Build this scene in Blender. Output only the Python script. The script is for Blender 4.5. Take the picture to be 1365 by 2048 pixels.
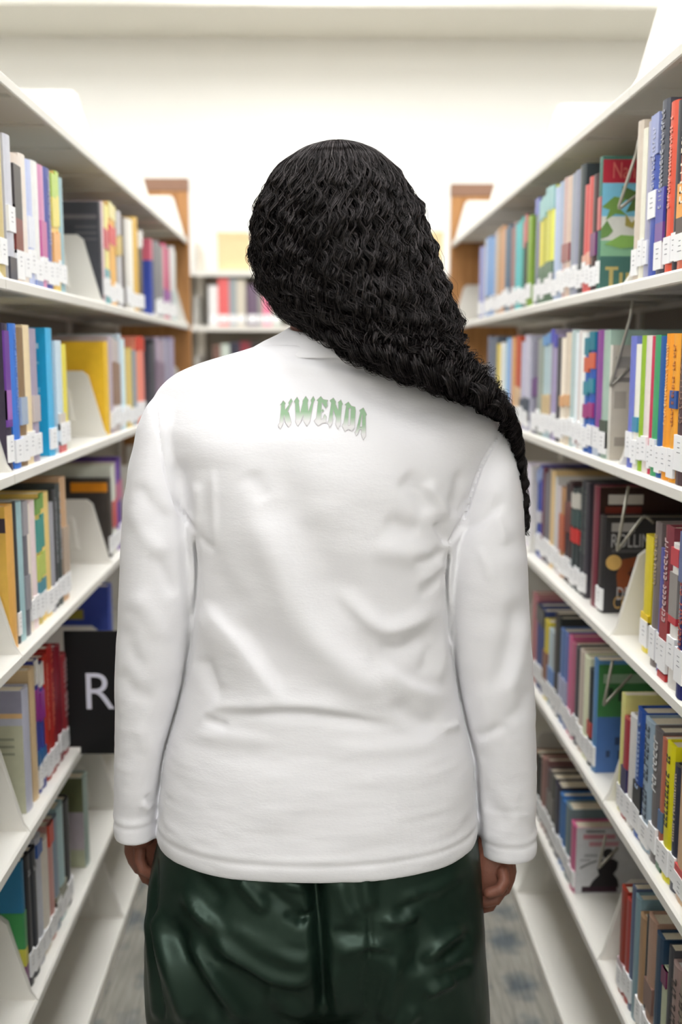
import bpy, bmesh, math, random
import numpy as np
from mathutils import Vector, Matrix
from mathutils.bvhtree import BVHTree
from mathutils.geometry import tessellate_polygon

random.seed(7); np.random.seed(7)
for o in list(bpy.data.objects):
    bpy.data.objects.remove(o, do_unlink=True)
scene = bpy.context.scene
COL = scene.collection

# ------------------------------------------------------------------ camera
F = 2100.0                      # focal length in pixels of the 1365 x 2048 frame
CH = 1.39                       # camera height
PIT = math.atan(309.0 / F)
YAW = math.atan(42.5 * math.cos(PIT) / F)
CP, SP, CY, SY = math.cos(PIT), math.sin(PIT), math.cos(YAW), math.sin(YAW)
cd = bpy.data.cameras.new('camera')
cd.sensor_fit = 'VERTICAL'; cd.sensor_height = 36.0; cd.sensor_width = 24.0
cd.lens = F / 2048.0 * 36.0
cd.clip_start = 0.05; cd.clip_end = 60
cd.dof.use_dof = True; cd.dof.focus_distance = 1.36; cd.dof.aperture_fstop = 2.8
cam = bpy.data.objects.new('camera', cd); COL.objects.link(cam)
cam.location = (0, 0, CH); cam.rotation_euler = (math.pi / 2 - PIT, 0, -YAW)
scene.camera = cam

# ------------------------------------------------------------------ view, world
vs = scene.view_settings
vs.view_transform = 'Standard'; vs.look = 'None'; vs.gamma = 1.0; vs.use_curve_mapping = False
vs.exposure = -0.02
world = bpy.data.worlds.new('world'); scene.world = world; world.use_nodes = True
world.node_tree.nodes['Background'].inputs[0].default_value = (1.0, 0.99, 0.98, 1)
world.node_tree.nodes['Background'].inputs[1].default_value = 0.25
LAMP_POWER = 1.0                # scale of the ceiling lights
cy = scene.cycles
cy.max_bounces = 7; cy.diffuse_bounces = 5; cy.glossy_bounces = 3; cy.transmission_bounces = 2; cy.caustics_reflective = False; cy.caustics_refractive = False

# ------------------------------------------------------------------ projection helpers (pixel measurements -> places)
def proj(P):
    P = np.asarray(P, float)
    x, y, dz = P[..., 0], P[..., 1], P[..., 2] - CH
    r = x * CY - y * SY; a = x * SY + y * CY
    f = a * CP - dz * SP; u = a * SP + dz * CP
    return np.stack([682.5 + F * r / f, 1024 - F * u / f], -1)
def at(px, py, Y):
    """world point on the plane y = Y seen at a pixel"""
    k = (px - 682.5) / F; m = (1024 - py) / F
    # ray in world
    rx, fy, uz = k, 1.0, m
    a = fy * CP + uz * SP; dz = -fy * SP + uz * CP
    dx = rx * CY + a * SY; dy = -rx * SY + a * CY
    t = Y / dy
    return Vector((dx * t, Y, CH + dz * t))
def y_at(px, X, z):
    k = (px - 682.5) / F; dz = z - CH
    return (X * (CY - k * SY * CP) + k * dz * SP) / (k * CY * CP + SY)
def z_at(py, X, Y):
    m = (1024 - py) / F; A = X * SY + Y * CY
    return CH + A * (m * CP - SP) / (CP + m * SP)

# ------------------------------------------------------------------ materials
def lin(c):
    return tuple(((v / 255.0) / 12.92 if v / 255.0 <= 0.04045 else ((v / 255.0 + 0.055) / 1.055) ** 2.4) for v in c)
MATS = {}
def mat(name, rgb, rough=0.5, spec=0.5, metal=0.0, var=0.06, scale=40.0, bump=0.0, bscale=300.0, coat=0.0, sheen=0.0):
    if name in MATS: return MATS[name]
    m = bpy.data.materials.new(name); m.use_nodes = True
    nt = m.node_tree; b = nt.nodes['Principled BSDF']
    c = lin(rgb)
    tc = nt.nodes.new('ShaderNodeTexCoord')
    nz = nt.nodes.new('ShaderNodeTexNoise'); nz.inputs['Scale'].default_value = scale; nz.inputs['Detail'].default_value = 3
    mx = nt.nodes.new('ShaderNodeMix'); mx.data_type = 'RGBA'
    mx.inputs['A'].default_value = (*[v * (1 - var) for v in c], 1); mx.inputs['B'].default_value = (*[min(1, v * (1 + var)) for v in c], 1)
    nt.links.new(tc.outputs['Object'], nz.inputs['Vector'])
    nt.links.new(nz.outputs['Fac'], mx.inputs['Factor']); nt.links.new(mx.outputs['Result'], b.inputs['Base Color'])
    b.inputs['Roughness'].default_value = rough; b.inputs['Specular IOR Level'].default_value = spec; b.inputs['Metallic'].default_value = metal
    b.inputs['Coat Weight'].default_value = coat; b.inputs['Sheen Weight'].default_value = sheen
    if bump > 0:
        n2 = nt.nodes.new('ShaderNodeTexNoise'); n2.inputs['Scale'].default_value = bscale; n2.inputs['Detail'].default_value = 4
        bp = nt.nodes.new('ShaderNodeBump'); bp.inputs['Strength'].default_value = bump; bp.inputs['Distance'].default_value = 0.002
        nt.links.new(tc.outputs['Object'], n2.inputs['Vector']); nt.links.new(n2.outputs['Fac'], bp.inputs['Height'])
        nt.links.new(bp.outputs['Normal'], b.inputs['Normal'])
    MATS[name] = m
    return m
M_SHELF = mat('shelf_enamel', (228, 225, 217), 0.38, 0.45, var=0.02, scale=6, bump=0.03, bscale=500)
M_BACK = mat('shelf_back_grey', (140, 134, 124), 0.5, 0.4, var=0.05, scale=5)
M_WALL = mat('wall_paint', (243, 241, 235), 0.85, 0.2, var=0.015, scale=2, bump=0.05, bscale=120)
M_SOFFIT = mat('soffit_paint', (240, 237, 226), 0.85, 0.2, var=0.015, scale=2)
M_PAPER = mat('pages', (232, 222, 200), 0.9, 0.1, var=0.1, scale=200, bump=0.3, bscale=800)
M_STICK = mat('sticker_white', (244, 244, 244), 0.55, 0.3, var=0.02)
M_INK = mat('ink', (150, 150, 154), 0.7, 0.2)
M_WIRE = mat('wire_steel', (176, 172, 160), 0.35, 0.5, metal=0.55, var=0.05)
M_SIGN = mat('sign_black', (13, 13, 14), 0.6, 0.3, var=0.1)
M_SIGNTXT = mat('sign_letter', (214, 216, 228), 0.6, 0.3, var=0.02)
M_SKIN = mat('skin', (128, 82, 66), 0.5, 0.4, var=0.12, scale=30, bump=0.25, bscale=260)

def wood():
    m = bpy.data.materials.new('oak_panel'); m.use_nodes = True; nt = m.node_tree; b = nt.nodes['Principled BSDF']
    tc = nt.nodes.new('ShaderNodeTexCoord'); mp = nt.nodes.new('ShaderNodeMapping'); mp.inputs['Scale'].default_value = (14, 14, 1.2)
    nz = nt.nodes.new('ShaderNodeTexNoise'); nz.inputs['Scale'].default_value = 3; nz.inputs['Detail'].default_value = 6
    cr = nt.nodes.new('ShaderNodeValToRGB')
    cr.color_ramp.elements[0].color = (*lin((150, 100, 52)), 1); cr.color_ramp.elements[0].position = 0.3
    cr.color_ramp.elements[1].color = (*lin((190, 138, 82)), 1); cr.color_ramp.elements[1].position = 0.7
    nt.links.new(tc.outputs['Object'], mp.inputs['Vector']); nt.links.new(mp.outputs['Vector'], nz.inputs['Vector'])
    nt.links.new(nz.outputs['Fac'], cr.inputs['Fac']); nt.links.new(cr.outputs['Color'], b.inputs['Base Color'])
    b.inputs['Roughness'].default_value = 0.5
    return m
M_WOOD = wood()
M_WOODCAP = mat('oak_cap', (138, 104, 84), 0.5, 0.4, var=0.12, scale=20)

def carpet():
    m = bpy.data.materials.new('carpet'); m.use_nodes = True; nt = m.node_tree; b = nt.nodes['Principled BSDF']
    L = nt.links
    tc = nt.nodes.new('ShaderNodeTexCoord')
    # blue-teal blotches set out in rows
    mp = nt.nodes.new('ShaderNodeMapping'); mp.inputs['Scale'].default_value = (9.5, 7, 1)
    vo = nt.nodes.new('ShaderNodeTexVoronoi'); vo.inputs['Scale'].default_value = 1.0; vo.inputs['Randomness'].default_value = 0.45
    n1 = nt.nodes.new('ShaderNodeTexNoise'); n1.inputs['Scale'].default_value = 34; n1.inputs['Detail'].default_value = 4
    ad = nt.nodes.new('ShaderNodeMath'); ad.operation = 'MULTIPLY_ADD'; ad.inputs[1].default_value = 0.42
    cr = nt.nodes.new('ShaderNodeValToRGB'); cr.color_ramp.elements[0].position = 0.44; cr.color_ramp.elements[1].position = 0.74
    cr.color_ramp.elements[0].color = (*lin((100, 107, 110)), 1); cr.color_ramp.elements[1].color = (*lin((150, 147, 138)), 1)
    # fine ribs along the aisle
    mp2 = nt.nodes.new('ShaderNodeMapping'); mp2.inputs['Scale'].default_value = (150, 9, 1)
    n2 = nt.nodes.new('ShaderNodeTexNoise'); n2.inputs['Scale'].default_value = 1.0; n2.inputs['Detail'].default_value = 2
    mx = nt.nodes.new('ShaderNodeMix'); mx.data_type = 'RGBA'; mx.blend_type = 'MULTIPLY'; mx.inputs['Factor'].default_value = 0.75
    cr2 = nt.nodes.new('ShaderNodeValToRGB'); cr2.color_ramp.elements[0].position = 0.35; cr2.color_ramp.elements[1].position = 0.65
    cr2.color_ramp.elements[0].color = (.62, .62, .62, 1); cr2.color_ramp.elements[1].color = (1, 1, 1, 1)
    L.new(tc.outputs['Object'], mp.inputs['Vector']); L.new(mp.outputs['Vector'], vo.inputs['Vector']); L.new(tc.outputs['Object'], n1.inputs['Vector'])
    L.new(n1.outputs['Fac'], ad.inputs[0]); L.new(vo.outputs['Distance'], ad.inputs[2]); L.new(ad.outputs[0], cr.inputs['Fac'])
    L.new(tc.outputs['Object'], mp2.inputs['Vector']); L.new(mp2.outputs['Vector'], n2.inputs['Vector']); L.new(n2.outputs['Fac'], cr2.inputs['Fac'])
    L.new(cr.outputs['Color'], mx.inputs['A']); L.new(cr2.outputs['Color'], mx.inputs['B']); L.new(mx.outputs['Result'], b.inputs['Base Color'])
    bp = nt.nodes.new('ShaderNodeBump'); bp.inputs['Strength'].default_value = 0.5; bp.inputs['Distance'].default_value = 0.003
    L.new(n2.outputs['Fac'], bp.inputs['Height']); L.new(bp.outputs['Normal'], b.inputs['Normal'])
    b.inputs['Roughness'].default_value = 0.95; b.inputs['Specular IOR Level'].default_value = 0.1
    return m
M_CARPET = carpet()

# ------------------------------------------------------------------ mesh helpers
class MB:
    def __init__(s): s.v = []; s.f = []
    def box(s, a, b):
        i = len(s.v); x0, y0, z0 = a; x1, y1, z1 = b
        s.v += [(x0, y0, z0), (x1, y0, z0), (x1, y1, z0), (x0, y1, z0), (x0, y0, z1), (x1, y0, z1), (x1, y1, z1), (x0, y1, z1)]
        s.f += [tuple(i + k for k in q) for q in ((0, 3, 2, 1), (4, 5, 6, 7), (0, 1, 5, 4), (1, 2, 6, 5), (2, 3, 7, 6), (3, 0, 4, 7))]
        return s
    def prism(s, pts, ax, a, b):
        """extrude a 2d polygon (in the other two axes, in order) along axis ax from a to b"""
        i = len(s.v); n = len(pts)
        def P(p, t):
            q = list(p); q.insert(ax, t); return tuple(q)
        s.v += [P(p, a) for p in pts] + [P(p, b) for p in pts]
        s.f.append(tuple(range(i, i + n))[::-1]); s.f.append(tuple(range(i + n, i + 2 * n)))
        s.f += [(i + k, i + (k + 1) % n, i + n + (k + 1) % n, i + n + k) for k in range(n)]
        return s
    def tube(s, pts, r, seg=8):
        i = len(s.v); n = len(pts); P = [Vector(p) for p in pts]
        for k, p in enumerate(P):
            d = (P[min(k + 1, n - 1)] - P[max(k - 1, 0)]).normalized()
            u = d.cross(Vector((0.31, 0.87, 0.37))).normalized(); w = d.cross(u)
            for j in range(seg):
                a = 2 * math.pi * j / seg
                s.v.append(tuple(p + u * (r * math.cos(a)) + w * (r * math.sin(a))))
        for k in range(n - 1):
            for j in range(seg):
                a = i + k * seg + j; b = i + k * seg + (j + 1) % seg
                s.f.append((a, b, b + seg, a + seg))
        s.f.append(tuple(range(i, i + seg))[::-1]); s.f.append(tuple(range(i + (n - 1) * seg, i + n * seg)))
        return s
    def mesh(s, name):
        me = bpy.data.meshes.new(name); me.from_pydata(s.v, [], s.f); me.validate()
        bm = bmesh.new(); bm.from_mesh(me); bmesh.ops.recalc_face_normals(bm, faces=bm.faces); bm.to_mesh(me); bm.free()
        return me
def obj(name, me, m=None, parent=None, bevel=0.0, smooth=False):
    o = bpy.data.objects.new(name, me); COL.objects.link(o)
    if m is not None and len(me.materials) == 0: me.materials.append(m)
    if parent is not None: o.parent = parent
    if bevel > 0:
        b = o.modifiers.new('bevel', 'BEVEL'); b.width = bevel; b.segments = 2; b.limit_method = 'ANGLE'; b.angle_limit = 0.6
    if smooth: me.polygons.foreach_set('use_smooth', [True] * len(me.polygons))
    return o
def empty(name, loc=(0, 0, 0)):
    o = bpy.data.objects.new(name, None); COL.objects.link(o); o.location = loc; o.empty_display_size = 0.05
    return o
def tag(o, label, cat, group=None):
    o['label'] = label; o['category'] = cat
    if group: o['group'] = group
    return o
def struct(o, label=None):
    o['kind'] = 'structure'
    if label: o['label'] = label
    return o

# ------------------------------------------------------------------ the room
WY = 6.55                                   # far wall
zs = at(682, 78, WY).z                      # underside of the soffit
SD = WY - .02
while proj((0, SD, zs))[1] > 12: SD -= .01  # soffit front
CZ = 3.85
struct(obj('floor', MB().box((-5, -4, -0.1), (5, WY + .3, 0)).mesh('floor'), M_CARPET), 'grey patterned carpet floor with blue blotches')
struct(obj('wall_back', MB().box((-5, WY, 0), (5, WY + .2, CZ)).mesh('wall_back'), M_WALL), 'bright white far wall of the library')
struct(obj('wall_left', MB().box((-5.2, -4, 0), (-5, WY, CZ)).mesh('wall_left'), M_WALL), 'white side wall on the left')
struct(obj('wall_right', MB().box((5, -4, 0), (5.2, WY, CZ)).mesh('wall_right'), M_WALL), 'white side wall on the right')
struct(obj('wall_front', MB().box((-5, -4.2, 0), (5, -4, CZ)).mesh('wall_front'), M_WALL), 'white wall behind the photographer')
struct(obj('ceiling', MB().box((-5, -4, CZ), (5, WY + .2, CZ + .1)).mesh('ceiling'), M_WALL), 'white ceiling')
struct(obj('trim_1', MB().box((-5, SD, zs), (5, WY, CZ)).mesh('trim_1'), M_SOFFIT, bevel=.01), 'cream soffit band running along the top of the far wall')

def lamp_mat():
    m = bpy.data.materials.new('lamp_diffuser'); m.use_nodes = True; nt = m.node_tree
    b = nt.nodes['Principled BSDF']; b.inputs['Base Color'].default_value = (.9, .9, .9, 1)
    b.inputs['Emission Color'].default_value = (0.975, 0.985, 1.0, 1); b.inputs['Emission Strength'].default_value = 10.0 * LAMP_POWER
    return m
M_LAMP = lamp_mat()
M_LAMPF = mat('lamp_frame', (236, 236, 234), 0.4)
def ceiling_light(x, y, label):
    t = empty('ceiling_light', (x, y, CZ))
    tag(t, label, 'light', 'ceiling light panels')
    w, l = .62, .62
    f = MB()
    for a, b in (((-w, -l, -.05), (w, -l + .04, 0)), ((-w, l - .04, -.05), (w, l, 0)), ((-w, -l + .04, -.05), (-w + .04, l - .04, 0)), ((w - .04, -l + .04, -.05), (w, l - .04, 0))):
        f.box(a, b)
    obj('frame', f.mesh('lamp_frame'), M_LAMPF, t)
    obj('diffuser', MB().box((-w + .04, -l + .04, -.035), (w - .04, l - .04, -.02)).mesh('diffuser'), M_LAMP, t)
RN = {-2.6: 'left row', 0.0: 'row over the aisle', 2.6: 'right row'}
ON = ['nearest the far wall', 'second from the far wall', 'third from the far wall', 'fourth from the far wall', 'farthest from the far wall']
for X in (-2.6, 0.0, 2.6):
    for k, Y in enumerate((4.9, 3.0, 1.1, -0.8, -2.7)):
        ceiling_light(X, Y, 'square ceiling light panel in the %s, %s' % (RN[X], ON[k]))

# ------------------------------------------------------------------ bookcases along the aisle
XR, XL = 0.497, -0.480
SECW = 0.76
ZLOW = [1.80, 1.492, 1.192, 0.898, 0.598, 0.296]      # lower edges of the shelf lips, top shelf first
LIP = 0.020
ZTOP = [z + LIP for z in ZLOW] + [0.035]
DEP = 0.255                                          # shelf depth
def bracket_mesh():
    # plate in local x (depth from lip) and z; stands on the shelf
    pts = [(0.004, 0.0), (0.012, 0.012), (0.046, 0.138), (0.058, 0.148), (DEP - .01, 0.148), (DEP - .01, 0.0)]
    mb = MB(); mb.prism(pts, 1, -0.0015, 0.0015)
    return mb.mesh('shelf_bracket')
def boss_mesh():
    mb = MB()
    pts = [(0.075, 0.03), (0.085, 0.105), (0.095, 0.112), (0.108, 0.112), (0.150, 0.04), (0.145, 0.028)]
    ins = [(0.083, 0.037), (0.091, 0.098), (0.097, 0.103), (0.104, 0.103), (0.139, 0.042), (0.137, 0.036)]
    n = len(pts)
    mb.v = [(p[0], -0.0014, p[1]) for p in pts] + [(p[0], -0.0045, p[1]) for p in ins]
    mb.f = [(k, (k + 1) % n, n + (k + 1) % n, n + k) for k in range(n)] + [tuple(range(n, 2 * n))]
    return mb.mesh('embossing')
def shelf_mesh():
    # a folded pan: plate with a front lip with a rounded nose and a rear flange, length along y
    mb = MB()
    prof = [(0.0, -LIP + .002), (0.002, -LIP), (0.010, -LIP), (0.010, -0.004), (DEP, -0.004), (DEP, 0.0), (0.004, 0.0), (0.0, -0.004)]
    mb.prism(prof, 1, 0.0012, SECW - 0.0012)
    mb.box((DEP - .004, .0012, -.018), (DEP, SECW - .0012, -.004))
    for yy in (.16, .38, .60):     # stiffening ribs below
        mb.box((.012, yy - .006, -.010), (DEP - .006, yy + .006, -.004))
    return mb.mesh('shelf')
ME_BR, ME_BOSS, ME_SH = bracket_mesh(), boss_mesh(), shelf_mesh()
def post_mesh():
    mb = MB(); mb.box((DEP + .002, -.016, 0), (DEP + .028, .016, 1.86)); return mb.mesh('upright')
ME_POST = post_mesh()
ME_BASE = MB().box((0.0, .0012, 0), (DEP, SECW - .0012, .035)).mesh('base_shelf')
ME_BACKP = MB().box((DEP + .010, .018, .04), (DEP + .016, SECW - .018, 1.80)).mesh('back_panel')
def bookcase(X, sgn, y0, n, label):
    t = empty('library_bookcase', (X, y0, 0))
    tag(t, label, 'bookcase', 'metal bookcases lining the aisle')
    sx = sgn
    def put(name, me, m, loc, par=None, flip=False, bevel=0.0):
        o = obj(name, me, m, par or t, bevel)
        o.location = loc; o.scale = (sx, 1, 1)
        return o
    for k in range(n):
        for z in ZTOP[:6]: put('shelf', ME_SH, M_SHELF, (0, k * SECW, z))
        put('base_shelf', ME_BASE, M_SHELF, (0, k * SECW, 0), bevel=.003)
        put('back_panel', ME_BACKP, M_BACK, (0, k * SECW, 0))
        for z in ZTOP:
            for yy in (k * SECW + .004, (k + 1) * SECW - .004):
                b = put('shelf_bracket', ME_BR, M_SHELF, (0, yy, z))
                e = obj('embossing', ME_BOSS, M_SHELF, b)
    for k in range(n + 1): put('upright', ME_POST, M_SHELF, (0, k * SECW, 0))
    ey = n * SECW
    p = put('end_panel', MB().box((-.004, .004, 0), (.525, .034, 1.985)).mesh('end_panel'), M_WOOD, (0, ey, 0), bevel=.003)
    c = obj('panel_cap', MB().box((-.006, .002, 1.985), (.527, .036, 2.03)).mesh('panel_cap'), M_WOODCAP, p, bevel=.003)
    return t
YL0, YR0 = 1.65 - 2 * SECW, 1.75 - 2 * SECW
bookcase(XL, -1, YL0, 5, 'long white metal bookcase on the left with a dark sign on it')
bookcase(XR, 1, YR0, 5, 'long white metal bookcase on the right with wire book supports')

# ------------------------------------------------------------------ books
def cmat(rgb):
    k = 'cover_%d_%d_%d' % rgb
    return mat(k, rgb, 0.38, 0.45, var=0.10, scale=60, coat=0.15)
def spine_cover_mesh(t, h, d, bt, rnd):
    # u along y (thickness), depth along x, z up; spine bulges towards -x
    n = 5; out = []
    for k in range(n):
        a = -1 + 2 * k / (n - 1)
        out.append((-rnd * (1 - a * a), a * t / 2))
    prof = [(d, -t / 2)] + out + [(d, t / 2), (d, t / 2 - bt)] + [(bt + .001, t / 2 - bt), (bt + .001, -t / 2 + bt)] + [(d, -t / 2 + bt)]
    return MB().prism(prof, 2, 0, h).mesh('book')
BOOK_LABELS = {}
def patch_box(x0, x1, y0, y1, z0, z1): return MB().box((x0, y0, z0), (x1, y1, z1))
def make_book(X, sgn, ya, yb, z, h, rgb, opts, label, group, depth=None):
    """spine at X facing the aisle; occupies ya..yb along y"""
    t = max(.006, (yb - ya) - .0008); d = depth or opts.get('d', random.uniform(.145, .185))
    hard = opts.get('hard', t > .022)
    bt = .0028 if hard else .0012
    if t < 3 * bt: bt = t / 5
    rnd = min(.004, t * .12) if opts.get('round', True) else 0.0004
    cm = opts.get('cm') or cmat(rgb)
    me = spine_cover_mesh(t, h, d, bt, rnd)
    o = obj('book', me, cm)
    o.location = (X, (ya + yb) / 2, z); o.scale = (sgn, 1, 1)
    if opts.get('lean'): o.rotation_euler = (opts['lean'], 0, 0)
    tag(o, label, 'book', group)
    ins = .004 if hard else .0008
    obj('page_block', patch_box(bt + .0015, d - ins, -t / 2 + bt + .0002, t / 2 - bt - .0002, .002, h - ins).mesh('page_block'), opts.get('pm', M_PAPER), o)
    e = .0005; w = t / 2 * .97
    def spine_patch(name, z0, z1, m, ww=w, c=0.0, ee=e):
        x0 = -rnd - ee
        return obj(name, patch_box(x0, bt * .5, c - ww, c + ww, z0, z1).mesh(name), m, o)
    for q_, (a, b, c) in enumerate(opts.get('bands', ())):
        spine_patch('printed_band', a * h, b * h, cmat(c), ee=e * (.5 + .25 * q_))
    lb = opts.get('label', 0)
    if lb == 0: q_ = random.uniform(.006, .02); lb = (q_, q_ + random.uniform(.034, .043))
    if lb:
        s = spine_patch('spine_label', lb[0], lb[1], M_STICK, ee=e * 2.0)
        if t > .014:
            mb = MB(); x0 = -rnd - e * 2.6
            for k in range(3):
                zz = lb[1] - .011 - k * .007; ll = random.uniform(.15, .38) * w
                if zz > lb[0] + .003: mb.box((x0, -ll, zz), (x0 + .0004, ll, zz + .0012))
            obj('call_number', mb.mesh('call_number'), M_INK, s)['kind'] = 'stuff'
    if opts.get('title'):
        # running title: rows of small strokes along the spine
        mb = MB(); x0 = -rnd - e * 1.8; zz = opts.get('t0', .38) * h; z1 = opts.get('t1', .93) * h; tw = opts.get('tw', .5) * w; tc = opts.get('tc', 0) * w
        r = random.Random(int(z * 1000) + int(ya * 1000))
        while zz < z1:
            l = r.uniform(.5, 1.0) * tw * 1.1
            if r.random() < .12: zz += tw * .9; continue
            # one stroke group like a turned letter: stem and arms
            mb.box((x0, tc - tw, zz), (x0 + .0006, tc + tw, zz + l * .28))
            if r.random() < .75: mb.box((x0, tc - tw, zz), (x0 + .0006, tc - tw * .55, zz + l))
            if r.random() < .6: mb.box((x0, tc + tw * .5, zz), (x0 + .0006, tc + tw, zz + l))
            zz += l + tw * .35
        if mb.v: obj('title_print', mb.mesh('title_print'), cmat(opts['title']), o)['kind'] = 'stuff'
    # pictures printed on the cover board that faces the camera side (-y)
    for q in opts.get('cover', ()):
        cs = opts.get('cs', 1)
        if q[0] == 'poly':
            _, pl, c, lift = q
            me2 = MB().prism([(x * cs * d, y * h) for x, y in pl], 1, -t / 2 - .0003 * lift, -t / 2 + .0003).mesh('cover_print')
            obj('cover_print', me2, cmat(c), o); continue
        a, b, v0, v1, c = q[:5]; lift = q[5] if len(q) > 5 else 1
        a = a * cs; b = b * cs if b < 1 else b
        ye = -t / 2 - .0003 * lift
        if len(q) > 6 and q[6] == 'disc':
            ca, cv, ra = (a + b) / 2 * d, (v0 + v1) / 2 * h, (b - a) / 2 * d
            pts = [(ca + ra * math.cos(k * math.pi / 10), cv + ra * math.sin(k * math.pi / 10)) for k in range(20)]
            me2 = MB().prism(pts, 1, ye, -t / 2 + .0003).mesh('cover_print')
        else:
            me2 = patch_box(a * d, b * d, ye, -t / 2 + .0003, v0 * h, v1 * h).mesh('cover_print')
        obj('cover_print', me2, cmat(c), o)
    for (txt, a, v, size, c) in opts.get('text', ()):
        cu = bpy.data.curves.new('t', 'FONT'); cu.body = txt; cu.size = size; cu.resolution_u = 3
        to = bpy.data.objects.new('t', cu); COL.objects.link(to)
        me2 = to.to_mesh().copy(); bpy.data.objects.remove(to, do_unlink=True)
        ye = -t / 2 - .0021
        for vv in me2.vertices:
            x, y, _ = vv.co; vv.co = (a * opts.get('cs', 1) * d + x * opts.get('tsx', 1.0), ye, v * h + y)
        me2.name = 'cover_lettering'
        obj('cover_lettering', me2, cmat(c), o)
    return o

ROWS = ['top', 'second', 'third', 'fourth', 'bottom']
def shelf_row(side, row, books, inset):
    """books: (x0, x1, ytop, colour name, rgb, opts): spine edges in pixels at the foot of the spine"""
    sgn = 1 if side == 'right' else -1
    X0 = XR if sgn > 0 else XL
    z = ZTOP[row + 1] + .0004
    prev = None; out = []
    rr = random.Random(row * 7 + (3 if sgn > 0 else 0))
    y0 = YR0 if sgn > 0 else YL0
    for (x0, x1, yt, cn, rgb, op) in sorted(books, key=lambda b: b[0] * -sgn):       # near to far
        X = X0 + sgn * op.get('in', inset)
        xa, xb = (x1, x0) if sgn > 0 else (x0, x1)      # xa = nearer edge
        ya, yb = y_at(xa, X, z), y_at(xb, X, z)
        if prev is not None and ya < prev: ya = prev
        if 'cover' in op: yb = min(yb, ya + .042)
        for k in range(6):                              # keep clear of the shelf brackets at the joints
            yj = y0 + k * SECW
            if ya < yj + .0065 and yb > yj - .0095:
                if (ya + yb) / 2 < yj and yj - .0095 - ya > .007: yb = yj - .0095
                else: ya = yj + .0065
        if yb - ya < .008: yb = ya + .008
        prev = yb
        h = z_at(yt, X, (ya + yb) / 2) - z
        n = 1 if ('cover' in op or yb - ya < .050) else max(2, int(round((yb - ya) / .034)))
        cuts = [0] + sorted((k + rr.uniform(-.22, .22)) / n for k in range(1, n)) + [1]
        for k in range(n):
            f = 1 if n == 1 else rr.uniform(.88, 1.1)
            c = tuple(int(max(0, min(255, v * f + (0 if n == 1 else rr.uniform(-6, 6))))) for v in rgb)
            nm = cn if n == 1 else SHADES[k % len(SHADES)] + ' ' + cn
            hh = h + (0 if n == 1 else rr.uniform(-.012, .006))
            out.append((ya + (yb - ya) * cuts[k], ya + (yb - ya) * cuts[k + 1], X, max(.12, min(hh, .272)), nm, c, op))
    names = [q[4] for q in out]
    for i, (ya, yb, X, h, cn, rgb, op) in enumerate(out):
        th = 'thick' if yb - ya > .04 else ('slim' if yb - ya < .018 else '')
        nb = [names[k] for k in (i - 1, i + 1) if 0 <= k < len(out)]
        if i == 0: rel = 'nearest the camera, beside %s' % nb[0]
        elif i == len(out) - 1: rel = 'farthest along, beside %s' % nb[0]
        else: rel = 'between %s and %s' % (nb[0], nb[1])
        def mk(*w): return ' '.join(' '.join(w).split())
        lab = mk(th, cn, "book in %s bookcase's %s row," % (side, ROWS[row]), rel)
        if len(lab.split()) > 16: lab = mk(cn, "book, %s bookcase's %s row," % (side, ROWS[row]), rel)
        if len(lab.split()) > 16: lab = mk(cn, "book, %s bookcase's %s row, beside" % (side, ROWS[row]), nb[-1])
        if 'lab' in op: lab = op['lab']
        make_book(X, sgn, ya, yb, z, h, rgb, op, lab, "books in the %s row of the %s bookcase" % (ROWS[row], side))
SHADES = ['paler', 'deeper', 'duller', 'brighter', 'darker', 'lighter']

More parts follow.
